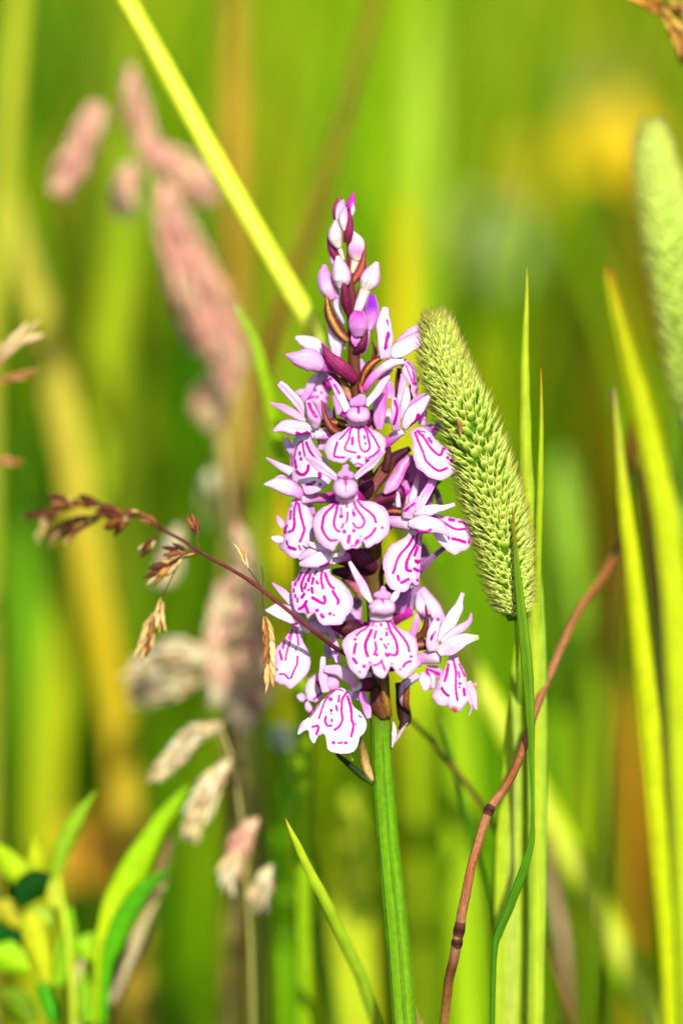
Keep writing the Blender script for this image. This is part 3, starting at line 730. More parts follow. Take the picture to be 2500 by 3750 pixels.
# ---- F14: lowest left lip, hanging behind the dry stalk
f = flower(1080, 2300, -20)
lip(f, 'N', [(225, 553), (195, 590), (160, 640), (112, 690), (96, 740), (97, 800), (84, 880), (92, 902), (130, 930), (170, 945), (205, 968), (240, 945), (290, 900), (330, 850), (345, 800), (340, 740), (320, 690), (292, 640), (290, 580), (272, 550)], -30,
    [([(245, 575), (258, 620), (262, 670)], 12), ([(243, 690), (246, 706)], 10), ([(256, 745), (252, 800), (228, 850), (214, 888)], 13), ([(222, 565), (205, 650), (182, 720), (176, 772)], 11), ([(166, 650), (158, 690)], 14),
     ([(136, 710), (150, 765)], 15), rd(115, 835, 9), ([(135, 865), (170, 868), (190, 890), (205, 897)], 11), ([(215, 580), (195, 625)], 8)], curve=25, sx=-0.2, sy=-0.3)
petal('sepal', f, 'E', [(430, 600, -40), (290, 450, -45), (130, 300, -40)], [50, 52, 8], cols=(WHT, PNK, PKM))
petal('sepal', f, 'E', [(520, 830, -50), (380, 740, -65), (210, 670, -65), (38, 662, -55)], [70, 108, 96, 10], cols=(PNK, WHT, WHT), edge=(PKM, 5), strokes=[([(330, 850), (400, 850), (450, 830)], 34)])
petal('spur', f, 'E', [(470, 880, -25), (680, 890, -20), (890, 930, -10)], [50, 84, 60], cols=(WHT, PNK, PKM), ht=18, cup=0)
petal('petal', f, 'E', [(640, 760, 0), (680, 790, 0), (700, 840, 0)], [50, 60, 50], cols=(PNK, LIL, PNK))
ovary(f, 2330, (1200, 2310, -10), [26, 28, 24], cols=(DRK, DRK, PKM))
petal('sepal', f, 'E', [(1000, 1340, -60), (940, 1130, -50), (890, 900, -40)], [40, 56, 16], cols=(PNK, PNK, C(220, 150, 200)), mid=(C(230, 150, 210), .3))
# ---- F15: lower front flower
f = flower(1400, 2240, -190)
lip(f, 'N', [(752, 500), (732, 533), (690, 550), (650, 565), (610, 590), (576, 620), (558, 655), (560, 690), (580, 740), (590, 780), (610, 830), (650, 870), (680, 894), (710, 884), (735, 832), (752, 804), (762, 832), (782, 870), (820, 893), (850, 884),
             (870, 842), (886, 814), (902, 822), (930, 860), (975, 893), (1000, 885), (1030, 850), (1070, 815), (1080, 785), (1066, 740), (1070, 690), (1060, 640), (1035, 605), (1000, 580), (950, 560), (912, 530), (892, 495), (820, 480)], -235,
    [([(752, 515), (720, 555), (680, 580), (655, 605)], 11), rd(645, 630, 9), ([(651, 660), (643, 690), (638, 725)], 15), ([(633, 762), (655, 790)], 18), rd(705, 813, 11), rd(676, 851, 7), ([(770, 515), (762, 545)], 8),
     ([(755, 570), (735, 612), (716, 660), (718, 710), (730, 742)], 21), ([(787, 575), (775, 625)], 15), ([(780, 650), (788, 695), (774, 732)], 16), rd(793, 735, 11), rd(745, 788, 7), rd(788, 542, 6), ([(820, 527), (820, 538)], 15), rd(855, 560, 7),
     ([(857, 585), (858, 605)], 17), rd(820, 630, 11), ([(840, 665), (858, 692)], 15), rd(870, 662, 8), ([(852, 728), (862, 742), (880, 730)], 20), ([(862, 500), (882, 570), (915, 630), (930, 690), (925, 732), (896, 738)], 18), ([(887, 505), (920, 560), (970, 620), (1000, 670), (1010, 710)], 15),
     rd(1022, 748, 10), ([(1018, 778), (987, 792), (970, 816)], 16), rd(950, 832, 8), rd(891, 795, 6), ([(773, 805), (800, 800), (825, 770)], 13), ([(825, 770), (832, 800), (846, 840)], 14)], curve=65, sy=-0.32, throat=(1393, 2270, 22, C(240, 200, 234)))
hood(f, 'N', [(737, 415), (748, 388), (770, 368), (800, 358), (828, 364), (866, 360), (898, 374), (917, 408), (915, 444), (882, 464), (840, 470), (790, 462), (752, 455)], -238, puff=36, center=C(250, 224, 246), rim=C(242, 160, 228),
     strokes=[([(828, 358), (836, 385)], 8), rd(742, 440, 8), rd(912, 446, 7)])
hood(f, 'N', [(768, 345), (776, 316), (808, 302), (824, 272), (846, 270), (860, 300), (884, 318), (888, 345), (872, 364), (800, 364)], -205, puff=22, kind='dorsal_sepal', center=C(244, 168, 226), rim=C(242, 170, 230))
petal('sepal', f, 'N', [(758, 380, -200), (705, 290, -205), (655, 195, -210), (606, 104, -205)], [18, 32, 26, 10], cols=(WHT, PNK, WHT), wob=9, strokes=None)
petal('sepal', f, 'N', [(888, 372, -195), (915, 335, -190), (940, 295, -185)], [22, 26, 14], cols=(WHT, WHT, PNK))
hood(f, 'N', [(748, 445), (748, 500), (820, 512), (890, 500), (890, 450), (820, 440)], -208, puff=16, kind='column', center=C(244, 226, 242), rim=C(236, 190, 230))
ovary(f, 2380, (1400, 2240, -150), [20, 30, 32])
# ---- F16: lower right flower with browned tips
f = flower(1610, 2390, -30)
petal('petal', f, 'N', [(1185, 705, -60), (1158, 640, -75), (1180, 560, -80), (1213, 462, -70)], [40, 42, 36, 22], cols=(PNK, WHT, PNK), strokes=[([(1155, 635), (1185, 575)], 17), ([(1203, 490), (1205, 500)], 20)])
petal('sepal', f, 'N', [(1210, 650, -40), (1275, 540, -45), (1335, 430, -45), (1352, 375, -45), (1372, 318, -45)], [24, 42, 34, 20, 13], cols=(WHT, WHT, WHT, PNK))
petal('sepal', f, 'N', [(1225, 650, -50), (1320, 580, -55), (1410, 520, -55), (1428, 452, -55)], [18, 34, 22, 5], cols=(WHT, PNK, PKM))
petal('sepal', f, 'N', [(1205, 720, -60), (1290, 680, -75), (1390, 635, -75), (1482, 618, -65)], [36, 62, 40, 16], cols=(WHT, PNK, WHT, C(236, 214, 120)), edge=(PNK, 5))
petal('spur', f, 'N', [(1215, 755, -35), (1140, 752, -20), (1060, 770, 0)], [36, 44, 40], cols=(WHT, PNK, PKM), ht=16, cup=0)
lip(f, 'N', [(1285, 745), (1262, 800), (1232, 870), (1185, 950), (1168, 1010), (1190, 1060), (1230, 1082), (1268, 1075), (1290, 1106), (1330, 1126), (1368, 1102), (1398, 1060), (1412, 1050), (1428, 1100), (1410, 1145), (1432, 1120), (1442, 1080),
             (1420, 1000), (1402, 920), (1382, 840), (1352, 785), (1335, 745)], -60,
    [([(1308, 765), (1325, 850), (1325, 960), (1335, 1040)], 14), ([(1275, 800), (1265, 860), (1250, 912)], 17), ([(1230, 960), (1248, 990), (1275, 1012)], 16), ([(1350, 800), (1385, 880)], 10), ([(1343, 850), (1352, 890)], 9), rd(1352, 930, 10), rd(1350, 955, 7), ([(1380, 965), (1384, 1008)], 16)],
    curve=40, sy=-0.3, ruffle=9, spot=(1661, 2601, 15, C(170, 84, 40)))
petal('petal', f, 'N', [(1110, 850, -10), (1130, 900, -15), (1150, 970, -20)], [30, 60, 40], cols=(LIL, WHT, C(246, 220, 190)), strokes=[([(1125, 840), (1150, 900), (1155, 970)], 20)])
petal('petal', f, 'N', [(1120, 830, 0), (1180, 850, 5), (1235, 870, 5)], [26, 40, 30], cols=(LIL, C(230, 190, 226), LIL), strokes=[([(1130, 835), (1210, 865)], 24)])
petal('petal', f, 'N', [(1405, 920, -40), (1440, 1000, -40), (1452, 1060, -40), (1465, 1108, -40)], [20, 30, 22, 6], cols=(PNK, PNK, C(240, 220, 200)))
petal('petal', f, 'N', [(1425, 950, -35), (1450, 940, -35), (1468, 935, -35)], [16, 14, 8], cols=(C(240, 220, 200), C(220, 160, 110), C(240, 200, 130)))
ovary(f, 2440, (1540, 2420, -10), [28, 28, 22], cols=(DRK, MAR, PKM))
bract('N', [(1060, 620, -10), (1105, 590, -15), (1128, 500, -15), (1120, 395, -10)], [30, 28, 16, 4], cols=(BRN, C(110, 50, 44), DRK), ht=5)
bract('N', [(1050, 670, -20), (1100, 665, -25), (1140, 670, -25)], [40, 40, 34], cols=(DRK, C(96, 40, 50), DRK), mid=(C(190, 130, 90), .25), ht=8)
# ---- F17: lowest front-left flower
f = flower(1260, 2520, -60)
lip(f, 'G', [(625, 665), (520, 760), (420, 860), (330, 970), (270, 1050), (170, 1120), (115, 1292), (200, 1252), (265, 1232), (290, 1340), (352, 1422), (400, 1335), (440, 1300), (500, 1300), (530, 1400), (548, 1500), (620, 1552), (780, 1572), (900, 1550), (980, 1450),
             (1000, 1350), (1080, 1260), (1105, 1160), (1080, 1060), (1020, 980), (920, 890), (882, 800), (905, 690), (820, 650), (720, 625)], -110,
    [([(640, 670), (540, 760), (480, 880), (420, 1065)], 24), ([(640, 668), (700, 645), (760, 672)], 16), ([(820, 690), (760, 780), (745, 950), (757, 1080), (710, 1180), (645, 1228)], 32), ([(830, 750), (880, 920), (890, 1080), (915, 1160), (885, 1322)], 34), rd(590, 790, 30), ([(710, 730), (700, 830)], 24),
     ([(668, 885), (677, 950)], 30), rd(597, 950, 22), rd(597, 1000, 11), ([(522, 1040), (510, 1110), (548, 1172), (600, 1165)], 30), ([(606, 1080), (606, 1112)], 26), ([(330, 1185), (412, 1178), (385, 1292)], 28), rd(630, 1412, 25), ([(700, 1420), (750, 1412)], 26), rd(806, 1417, 24), ([(1000, 1028), (1022, 1050)], 20), rd(955, 1145, 12),
     ([(290, 1050), (440, 850)], 16)], curve=35, sx=-0.15, sy=-0.35, ruffle=9, rim=C(246, 214, 240))
petal('sepal', f, 'G', [(960, 610, -70), (840, 470, -90), (690, 370, -90), (480, 360, -75)], [40, 96, 86, 50], cols=(PKM, PNK, PNK), edge=(PKM, 4))
petal('sepal', f, 'G', [(530, 690, -60), (480, 480, -65), (470, 320, -65), (482, 180, -60)], [60, 66, 50, 34], cols=(PNK, PNK, WHT))
petal('sepal', f, 'G', [(640, 640, -50), (620, 540, -55), (560, 430, -50)], [60, 80, 50], cols=(PKM, PNK, PKM))
petal('petal', f, 'G', [(1140, 1060, -40), (1090, 870, -40), (1030, 660, -35)], [34, 76, 56], cols=(PNK, PKM, C(226, 130, 206)))
petal('petal', f, 'G', [(950, 800, -20), (960, 740, -20), (1000, 690, -15)], [56, 60, 30], cols=(LIL, LIL, LIL))
petal('sepal', f, 'G', [(1010, 570, -30), (1120, 500, -25), (1200, 400, -20)], [60, 66, 30], cols=(LIL, PNK, LIL))
petal('spur', f, 'G', [(900, 660, -70), (960, 620, -50), (1050, 560, -30)], [40, 56, 60], cols=(WHT, WHT, LIL), ht=14, cup=0)
ovary(f, 2500, (1320, 2510, -40), [26, 28, 22], cols=(DRK, DRK, MAR))
lip(f, 'G', [(300, 470), (400, 440), (450, 600), (470, 750), (380, 830), (270, 810), (215, 870), (260, 980), (330, 920), (250, 780), (228, 620)], 30, [([(390, 540), (430, 600)], 40), ([(450, 700), (350, 790)], 30), ([(290, 480), (340, 450)], 20)],
    spot=(1125, 2607, 8, C(210, 110, 70)), step=4.2)
petal('petal', f, 'G', [(220, 800, 40), (160, 760, 40), (100, 740, 40)], [40, 60, 20], cols=(LIL, C(220, 220, 240), LIL))
# ---- F18: blurred shaded flower behind, lower right; grey-mauve shade painted into its petals
f = flower(1500, 2230, 90)
petal('sepal', f, 'N', [(1235, 520, 60), (1170, 410, 60), (1085, 290, 60)], [30, 44, 30], cols=(PNK, WHT, PNK), edge=(PKM, 3))
petal('sepal', f, 'N', [(1130, 470, 50), (1090, 400, 50), (1070, 310, 55)], [30, 36, 20], cols=(PKM, WHT, LIL))
petal('sepal', f, 'N', [(1180, 560, 80), (1150, 470, 80), (1100, 380, 80)], [40, 70, 60], cols=(C(226, 176, 220), C(214, 170, 220), C(190, 150, 200)))
petal('sepal', f, 'N', [(930, 470, 40), (960, 380, 40), (990, 300, 40)], [40, 44, 40], cols=(C(214, 120, 206), C(206, 110, 206), C(190, 100, 190)))
petal('sepal', f, 'N', [(1060, 420, 90), (1030, 340, 90), (1060, 260, 90)], [60, 80, 50], cols=(C(190, 150, 196), C(180, 140, 190), C(170, 120, 180)))
petal('sepal', f, 'N', [(1030, 610, -20), (1055, 530, -25), (1065, 460, -20)], [26, 24, 8], cols=(PKM, PKM, PNK))
ovary(f, 2330, (1500, 2240, 80), [22, 22, 20])
# ---- F19: blurred flower behind, lower left of the stem
f = flower(1290, 2230, 60)
petal('sepal', f, 'N', [(650, 560, 60), (640, 460, 60), (660, 350, 60)], [40, 56, 30], cols=(C(226, 180, 220), C(214, 180, 216), C(200, 160, 200)))
petal('sepal', f, 'N', [(600, 520, 50), (640, 480, 50), (680, 470, 50)], [26, 40, 26], cols=(PKM, PNK, LIL))
petal('sepal', f, 'N', [(470, 760, 70), (480, 700, 70), (470, 640, 70)], [20, 40, 24], cols=(LIL, C(190, 170, 210), LIL))
ovary(f, 2340, (1295, 2280, 50), [22, 22, 16])

# ---- ovaries, stalks and bracts close to the stem
bract('M', [(770, 1450, -40), (700, 1375, -70), (590, 1310, -60)], [40, 62, 30], cols=(DRK, C(96, 26, 62), MAR), ht=16, cup=0.2)
bract('M', [(720, 960, -25), (715, 880, -45), (690, 800, -30)], [40, 60, 20], cols=(DRK, C(80, 26, 56), MAR), ht=12)
bract('M', [(850, 780, -25), (865, 700, -30), (875, 620, -20)], [26, 30, 16], cols=(C(84, 40, 30), C(90, 34, 34), DRK), ht=10)
bract('N', [(720, 260, -20), (610, 190, -35), (495, 170, -20)], [36, 46, 20], cols=(C(90, 40, 70), DRK, DRK), ht=12)
bract('N', [(700, 340, -25), (650, 280, -35), (560, 220, -20)], [40, 36, 12], cols=(C(200, 130, 110), C(180, 100, 110), DRK), ht=8)
bract('N', [(690, 560, -20), (600, 560, -45), (490, 540, -30)], [40, 60, 26], cols=(DRK, C(84, 34, 40), MAR), ht=14)
bract('N', [(860, 330, -20), (905, 250, -30), (960, 180, -10)], [40, 44, 26], cols=(DRK, C(84, 30, 46), MAR), ht=12)
bract('A', [(1150, 940, -70), (1000, 860, -100), (900, 680, -105), (850, 450, -95)], [60, 70, 36, 10], cols=(C(96, 40, 34), C(130, 46, 60), C(150, 40, 84)), mid=(C(180, 110, 60), .12), ht=6)
bract('A', [(1230, 830, -40), (1060, 770, -50), (830, 790, -45)], [60, 66, 56], cols=(DRK, C(110, 60, 36), C(84, 30, 40)), mid=(C(196, 140, 50), .3), ht=9)
bract('A', [(1060, 760, -35), (1030, 660, -40), (1035, 530, -40)], [26, 20, 6], cols=(MAR, MAR, C(150, 40, 90)), ht=4)
bract('A', [(1280, 470, 0), (1210, 330, 5), (1130, 130, 10)], [30, 74, 50], cols=(C(206, 120, 150), C(190, 130, 80), C(120, 90, 40)), ht=8, edge=(MAR, 3))
bract('A', [(1180, 330, 15), (1060, 130, 20), (950, 40, 20)], [40, 44, 30], cols=(MAR, C(150, 30, 90), MAR), ht=6)
bract('A', [(1440, 350, -40), (1420, 280, -40), (1380, 190, -35)], [30, 36, 8], cols=(C(200, 90, 130), C(190, 80, 110), MAR), ht=6)
bract('G', [(1370, 1060, -45), (1270, 850, -60), (1230, 600, -40)], [90, 110, 60], cols=(C(120, 78, 34), C(104, 50, 34), C(70, 26, 30)), ht=10, cup=0.6)
bract('G', [(1420, 1040, -48), (1380, 800, -55), (1320, 480, -40)], [60, 66, 30], cols=(C(104, 74, 22), C(150, 110, 30), C(120, 66, 30)), ht=10, cup=0.6)
bract('H', [(450, 960, -20), (350, 820, -30), (380, 600, -25), (560, 460, -15)], [14, 50, 66, 60], cols=(C(110, 50, 70), C(170, 120, 140), C(196, 160, 190), C(214, 190, 210)), ht=6, cup=0.6)
bract('H', [(440, 950, -42), (400, 850, -46), (410, 690, -42), (440, 620, -38)], [10, 44, 40, 10], cols=(C(80, 24, 20), C(130, 70, 24), C(120, 60, 24)), ht=5)
bract('H', [(300, 1200, -10), (380, 1090, -14), (360, 900, 0), (300, 560, 5)], [16, 80, 90, 60], cols=(C(60, 40, 20), C(50, 26, 20), C(40, 18, 16)), ht=8)
bract('H', [(205, 1450, -36), (235, 1260, -42), (222, 1100, -36)], [12, 40, 12], cols=(C(230, 196, 186), C(240, 214, 206), C(230, 200, 190)), ht=4)
bract('H', [(230, 1400, -20), (320, 1250, -24), (420, 1110, -20)], [12, 26, 10], cols=(C(226, 190, 186), C(220, 180, 190), C(190, 150, 170)), ht=4)
bract('G', [(1190, 1960, -36), (1110, 1780, -30), (1050, 1500, -10), (1030, 1340, -5)], [30, 76, 60, 20], cols=(C(210, 180, 120), C(200, 170, 90), C(130, 100, 40), C(110, 110, 30)), ht=5, cup=0.5, edge=(C(130, 90, 50), 3))
bract('G', [(1200, 2000, -30), (1050, 1900, -22), (860, 1740, -12), (670, 1570, -5)], [36, 46, 44, 26], cols=(C(60, 90, 14), C(46, 60, 12), C(36, 40, 14), C(50, 50, 20)), ht=12, cup=0, mat=STEM, kind='flower_stalk')
bract('G', [(900, 1680, 5), (860, 1600, 5), (820, 1540, 5)], [16, 40, 30], cols=(C(200, 210, 60), C(180, 200, 50), C(150, 180, 40)), ht=4)

# ---- buds and their bracts at the tip
def bud(path, hw, cols, dz=0, ht=None, stalk=None, mid=None, edge=None):
    b = petal('bud', orchid, 'T', path, hw, dz=dz, cols=cols, ht=[h * REG['T'][2] for h in hw] if ht is None else ht, cup=0, wob=2.5, mid=mid, edge=edge, ns=9)
    return b
def stalk(path, hw, cols=(CRM, CRM), dz=0):
    return petal('bud_stalk', orchid, 'T', path, hw, dz=dz, cols=cols, ht=[h * REG['T'][2] for h in hw], cup=0, wob=1.5)
BP = C(250, 214, 240); BW = C(253, 236, 240)
bud([(595, 325), (608, 270), (625, 215), (640, 165)], [12, 30, 33, 8], (BW, BP, PKM), -10)
bud([(648, 405), (640, 350), (645, 290), (660, 225)], [8, 30, 34, 8], (BW, BW, PKM), -28)
bud([(705, 290), (712, 245), (713, 188)], [10, 19, 6], (BP, BW, PKM), -12)
bract('T', [(690, 290, -4), (695, 220, -8), (708, 160, -8), (720, 108, -6)], [20, 34, 24, 8], cols=(MAR, MAG, C(190, 50, 140)))
bract('T', [(580, 320, 0), (572, 250, -4), (588, 190, -4), (606, 145, -2)], [16, 14, 12, 3], cols=(MAR, C(170, 30, 110), C(160, 40, 110)))
bract('T', [(640, 190, 6), (632, 160, 6), (622, 140, 6)], [8, 6, 2], cols=(MAR, MAR, C(150, 50, 90)))
bract('T', [(665, 500, -20), (680, 420, -32), (692, 330, -24), (682, 230, -14)], [26, 38, 26, 5], cols=(MAR, C(140, 26, 84), C(150, 30, 100)))
bud([(608, 540), (580, 470), (578, 400), (584, 325)], [20, 50, 46, 10], (CRM, BW, BP), -14, mid=(C(252, 232, 226), .3))
stalk([(640, 630), (625, 580), (600, 520)], [14, 18, 22], dz=-6)
bract('T', [(610, 660, 4), (560, 560, 2), (535, 480, 0), (528, 400, 0)], [20, 34, 18, 4], cols=(MAR, C(150, 30, 90), C(160, 30, 100)))
bract('T', [(560, 660, 14), (548, 600, 14), (540, 550, 14)], [14, 16, 6], cols=(LIL, C(190, 120, 190), LIL))
bud([(745, 638), (735, 560), (745, 490), (718, 412)], [26, 60, 52, 8], (CRM, PKM, BP, BP), -10, edge=(C(252, 236, 220), 3))
stalk([(695, 745), (715, 690), (738, 615)], [16, 28, 36], dz=-4)
bract('T', [(710, 800, -6), (770, 710, -8), (795, 620, -4), (812, 488, 0)], [28, 42, 20, 3], cols=(C(150, 60, 70), C(140, 50, 60), MAR), mid=(C(190, 100, 60), .3))
bud([(625, 852), (630, 780), (615, 690), (598, 598)], [26, 70, 62, 14], (CRM, BW, BP, BP), -38, mid=(C(253, 232, 236), .3))
bract('T', [(690, 1060, -22), (665, 960, -52), (650, 850, -58), (637, 742, -52)], [24, 46, 26, 4], cols=(MAR, C(110, 20, 60), C(150, 30, 100)), ht=10)
bud([(560, 935), (520, 850), (495, 760), (498, 665)], [30, 62, 54, 16], (PKM, BP, LIL, PKM), -2)
bud([(590, 930), (575, 870), (560, 820)], [20, 34, 14], (LIL, PKM, PKM), 4)
stalk([(645, 1120), (600, 1010), (572, 900)], [10, 26, 28], cols=(LIL, WHT, LIL), dz=6)
bract('T', [(675, 1250, -8), (590, 1150, -26), (530, 1030, -28), (512, 893, -16)], [30, 46, 38, 5], cols=(C(170, 50, 110), C(120, 50, 60), C(110, 60, 50), MAR), mid=(C(206, 170, 50), .22), edge=(C(120, 20, 66), 2.0), ht=7)
bud([(800, 870), (835, 800), (865, 730), (900, 645)], [30, 74, 66, 14], (CRM, BW, BP, BP), -8, edge=(PKM, 5))
stalk([(745, 1030), (780, 940), (810, 860)], [36, 42, 46], cols=(BW, BW, CRM), dz=-4)
bract('T', [(720, 990, 8), (745, 910, 10), (765, 840, 12)], [16, 14, 8], cols=(MAR, MAR, BRN))
bud([(830, 1165), (855, 1080), (860, 990), (862, 898)], [30, 56, 56, 26], (PNK, PKM, VIO_SHADE, VIO_SHADE), -2)  # violet upper end paints in the shade of the bud above
bud([(755, 1215), (755, 1150), (755, 1080), (765, 1020)], [36, 74, 74, 38], (C(230, 150, 216), C(226, 150, 222), C(226, 120, 214), MAG), -40)
petal('sepal', orchid, 'T', [(735, 1295, -34), (735, 1240, -36), (745, 1180, -34)], [12, 36, 36], cols=(MAG, PKM, PKM))
bract('T', [(725, 1350, -16), (770, 1290, -36), (805, 1220, -34), (822, 1140, -26)], [30, 46, 28, 4], cols=(DRK, C(100, 24, 60), MAR), ht=8)
petal('sepal', orchid, 'T', [(785, 1350, -10), (815, 1270, -14), (832, 1150, -10)], [14, 24, 16], cols=(MAG, MAG, PNK))
petal('sepal', orchid, 'T', [(585, 1390, 16), (580, 1280, 14), (555, 1180, 14), (528, 1075, 16)], [30, 46, 36, 6], cols=(LIL, WHT, LIL))
petal('sepal', orchid, 'T', [(800, 1500, 20), (780, 1440, 20), (755, 1380, 22)], [22, 34, 20], cols=(PKM, LIL, LIL))
petal('sepal', orchid, 'T', [(655, 1310, 22), (648, 1285, 22), (650, 1260, 22)], [8, 12, 6], cols=(LIL, LIL, LIL))

# ------------------------------------------------------------------ grasses near the orchid
def to_ground(path, hw, spread=0.0):
    """carry a blade or stem on from the last traced point down to the soil"""
    x, y, d = path[-1]
    px, py, pd = path[-2]
    g = ground_y(d + spread)
    slope = (x - px) / max(abs(y - py), 1) * 0.5
    y2 = y + (g - y) * 0.5
    ex, ey = x + (x - px) * 0.8, y + (y - py) * 0.8
    if ey < g - 900:                       # keep the last traced direction for a while
        path = list(path) + [(ex, ey, d + (d - pd) * 0.5)]; hw = list(hw) + [hw[-1]]
        x, y = ex, ey
        y2 = y + (g - y) * 0.5
    return list(path) + [(x + slope * (y2 - y), y2, d + spread * .6), (x + slope * (y2 - y) * 1.25, g + 20, d + spread)], list(hw) + [hw[-1], hw[-1] * 0.8]

GRN = C(150, 190, 20); YGR = C(206, 224, 24); MGR = C(96, 150, 14); DGR = C(40, 104, 8); STR = C(206, 170, 84); TAN = C(176, 128, 74)

def blade(label, path, hw, cols, group=None, name='grass_shoot', cat='grass blade', ht=3.5, cup=0.0, fold=0.35, twist=0.0, mat=None, mid=None, edge=None, ground=True, nu=60, spread=0.0, wob=2.0, dm=1.0, da=0.0):
    at_deep(dm, da)
    if ground:
        path, hw = to_ground(path, hw, spread)
    st = [(a, np.asarray(b) * (1.15 if mat is None else 1.0)) for a, b in cols]
    o = sweep(name, path, hw, mat or LEAF, None, ht=ht, cup=cup, fold=fold, twist=twist, col=st, mid=mid, edge=edge, nu=nu, ns=7, wob=wob)
    at_deep(1)
    return tag(o, label, cat, group or {'grass blade': 'grass blades round the orchid', 'grass stem': 'grass stems round the orchid', 'straw': 'dry straws in the meadow', 'leaf': 'withered leaves in the grass'}.get(cat))

# leaning yellow-green stem that crosses behind the buds
blade('long yellow-green grass stem leaning diagonally behind the orchid spike', [(430, -60, 40), (560, 170, 42), (730, 480, 45), (900, 780, 48), (1040, 1020, 52), (1170, 1250, 58), (1370, 1690, 80), (1560, 2110, 110), (1700, 2400, 130), (1850, 2670, 150), (2040, 3050, 180), (2250, 3450, 210), (2420, 3800, 230)],
      [34, 37, 38, 38, 38, 38, 40, 42, 44, 48, 52, 56, 58], [(0, C(214, 226, 40)), (.4, C(222, 236, 50)), (.6, C(190, 220, 20)), (1, C(180, 210, 20))], name='grass_culm', cat='grass stem', ht=26, fold=0, mat=STEM, mid=(C(240, 244, 96), .35), nu=120, dm=8, da=150)
# sharp upright blades beside the timothy head
blade('tall upright green blade with yellow tip just behind the nearer timothy head', [(1929, 982, 8), (1928, 1080, 8), (1922, 1300, 9), (1923, 1500, 10), (1926, 1700, 12), (1938, 1900, 14), (1950, 2150, 18), (1962, 2400, 22), (1966, 2800, 28), (1966, 3300, 36), (1960, 3780, 44)],
      [1.5, 7, 15, 20, 24, 30, 38, 40, 38, 34, 32], [(0, C(190, 120, 30)), (.03, C(214, 196, 40)), (.12, C(190, 214, 30)), (.5, C(160, 206, 60)), (1, C(180, 214, 40))], fold=0.7, mid=(C(206, 222, 50), .5), nu=110, dm=4)
blade('narrow green blade with orange tip standing close to a taller blade', [(1980, 1348, 0), (1981, 1450, 0), (1981, 1600, 2), (1976, 1800, 4), (1970, 2000, 10), (1966, 2300, 22), (1966, 2700, 36), (1966, 3200, 50), (1962, 3780, 60)],
      [1.5, 5, 9, 12, 13, 14, 14, 14, 14], [(0, C(196, 130, 30)), (.05, C(206, 180, 40)), (.2, C(180, 206, 30)), (1, C(150, 196, 30))], fold=0.6, nu=90, dm=4)
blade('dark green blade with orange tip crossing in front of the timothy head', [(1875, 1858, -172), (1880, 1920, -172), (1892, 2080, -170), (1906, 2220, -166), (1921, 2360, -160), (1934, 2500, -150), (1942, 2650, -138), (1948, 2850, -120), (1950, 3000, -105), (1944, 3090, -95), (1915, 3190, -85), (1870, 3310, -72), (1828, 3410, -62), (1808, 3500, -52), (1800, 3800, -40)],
      [1.5, 6, 12, 17, 20, 20, 15, 8, 7, 12, 16, 17, 16, 12, 10], [(0, C(190, 110, 50)), (.06, C(170, 140, 40)), (.12, C(120, 160, 20)), (.5, C(104, 160, 20)), (.66, C(70, 140, 14)), (1, C(70, 130, 20))], fold=0.5, mid=(C(90, 140, 20), .3), nu=110)  # lower run is a narrow darker strip bending across the broad leaf
blade('broad pale ribbed grass leaf standing below the timothy head', [(1897, 2290, 40), (1894, 2400, 40), (1888, 2560, 42), (1892, 2720, 44), (1888, 2900, 46), (1878, 3100, 50), (1874, 3400, 56), (1868, 3800, 64)],
      [3, 16, 30, 46, 58, 66, 68, 64], [(0, C(180, 206, 40)), (.2, C(170, 206, 30)), (.5, C(190, 216, 40)), (1, C(190, 214, 60))], fold=0.25, mid=(C(200, 222, 90), .25), nu=80, dm=5)
blade('bright yellow grass leaf edge beside the broad pale ribbed leaf', [(1952, 2950, 56), (1952, 3150, 56), (1946, 3350, 56), (1940, 3550, 58), (1934, 3800, 60)], [4, 14, 24, 34, 38], [(0, C(200, 220, 20)), (1, C(232, 236, 10))], nu=40, dm=6)
blade('slim yellow-green blade close behind the broad pale leaf', [(1868, 2480, 60), (1872, 2600, 60), (1880, 2800, 60), (1838, 3050, 64), (1826, 3400, 70), (1822, 3800, 80)], [2, 14, 20, 22, 24, 24], [(0, C(190, 210, 20)), (1, C(190, 220, 30))], nu=60, dm=6)
# dry brown stalk
at_deep(6, 60)
st = thing('dry_stalk', 'bent reddish-brown dry stalk with dark nodes curving up past the timothy', 'stalk', WB((1500, ground_y(0), 0)))
bp = [(2300, 1935, 110), (2260, 2010, 95), (2200, 2120, 75), (2130, 2215, 55), (2080, 2310, 40), (2020, 2450, 20), (1960, 2600, 0), (1905, 2770, -20), (1845, 2890, -30), (1790, 2970, -35), (1732, 3150, -35), (1700, 3300, -30), (1668, 3480, -25), (1642, 3600, -20), (1622, 3780, -10)]
bw = [6, 12, 15, 15, 15, 16, 16, 16, 16, 17, 17, 18, 19, 18, 18]
gp, gw = to_ground(bp, bw)
sweep('stalk', gp, gw, DRY, st, col=[(0, C(120, 80, 30)), (.1, C(160, 100, 44)), (.3, C(170, 116, 70)), (.45, C(140, 80, 40)), (.52, C(190, 126, 84)), (.6, C(176, 104, 60)), (.7, C(170, 120, 84)), (.74, C(100, 54, 28)), (.85, C(176, 130, 60)), (1, C(140, 96, 44))], nu=140, ns=7, wob=3)
bcv = catmull(np.array(gp, float), 400)
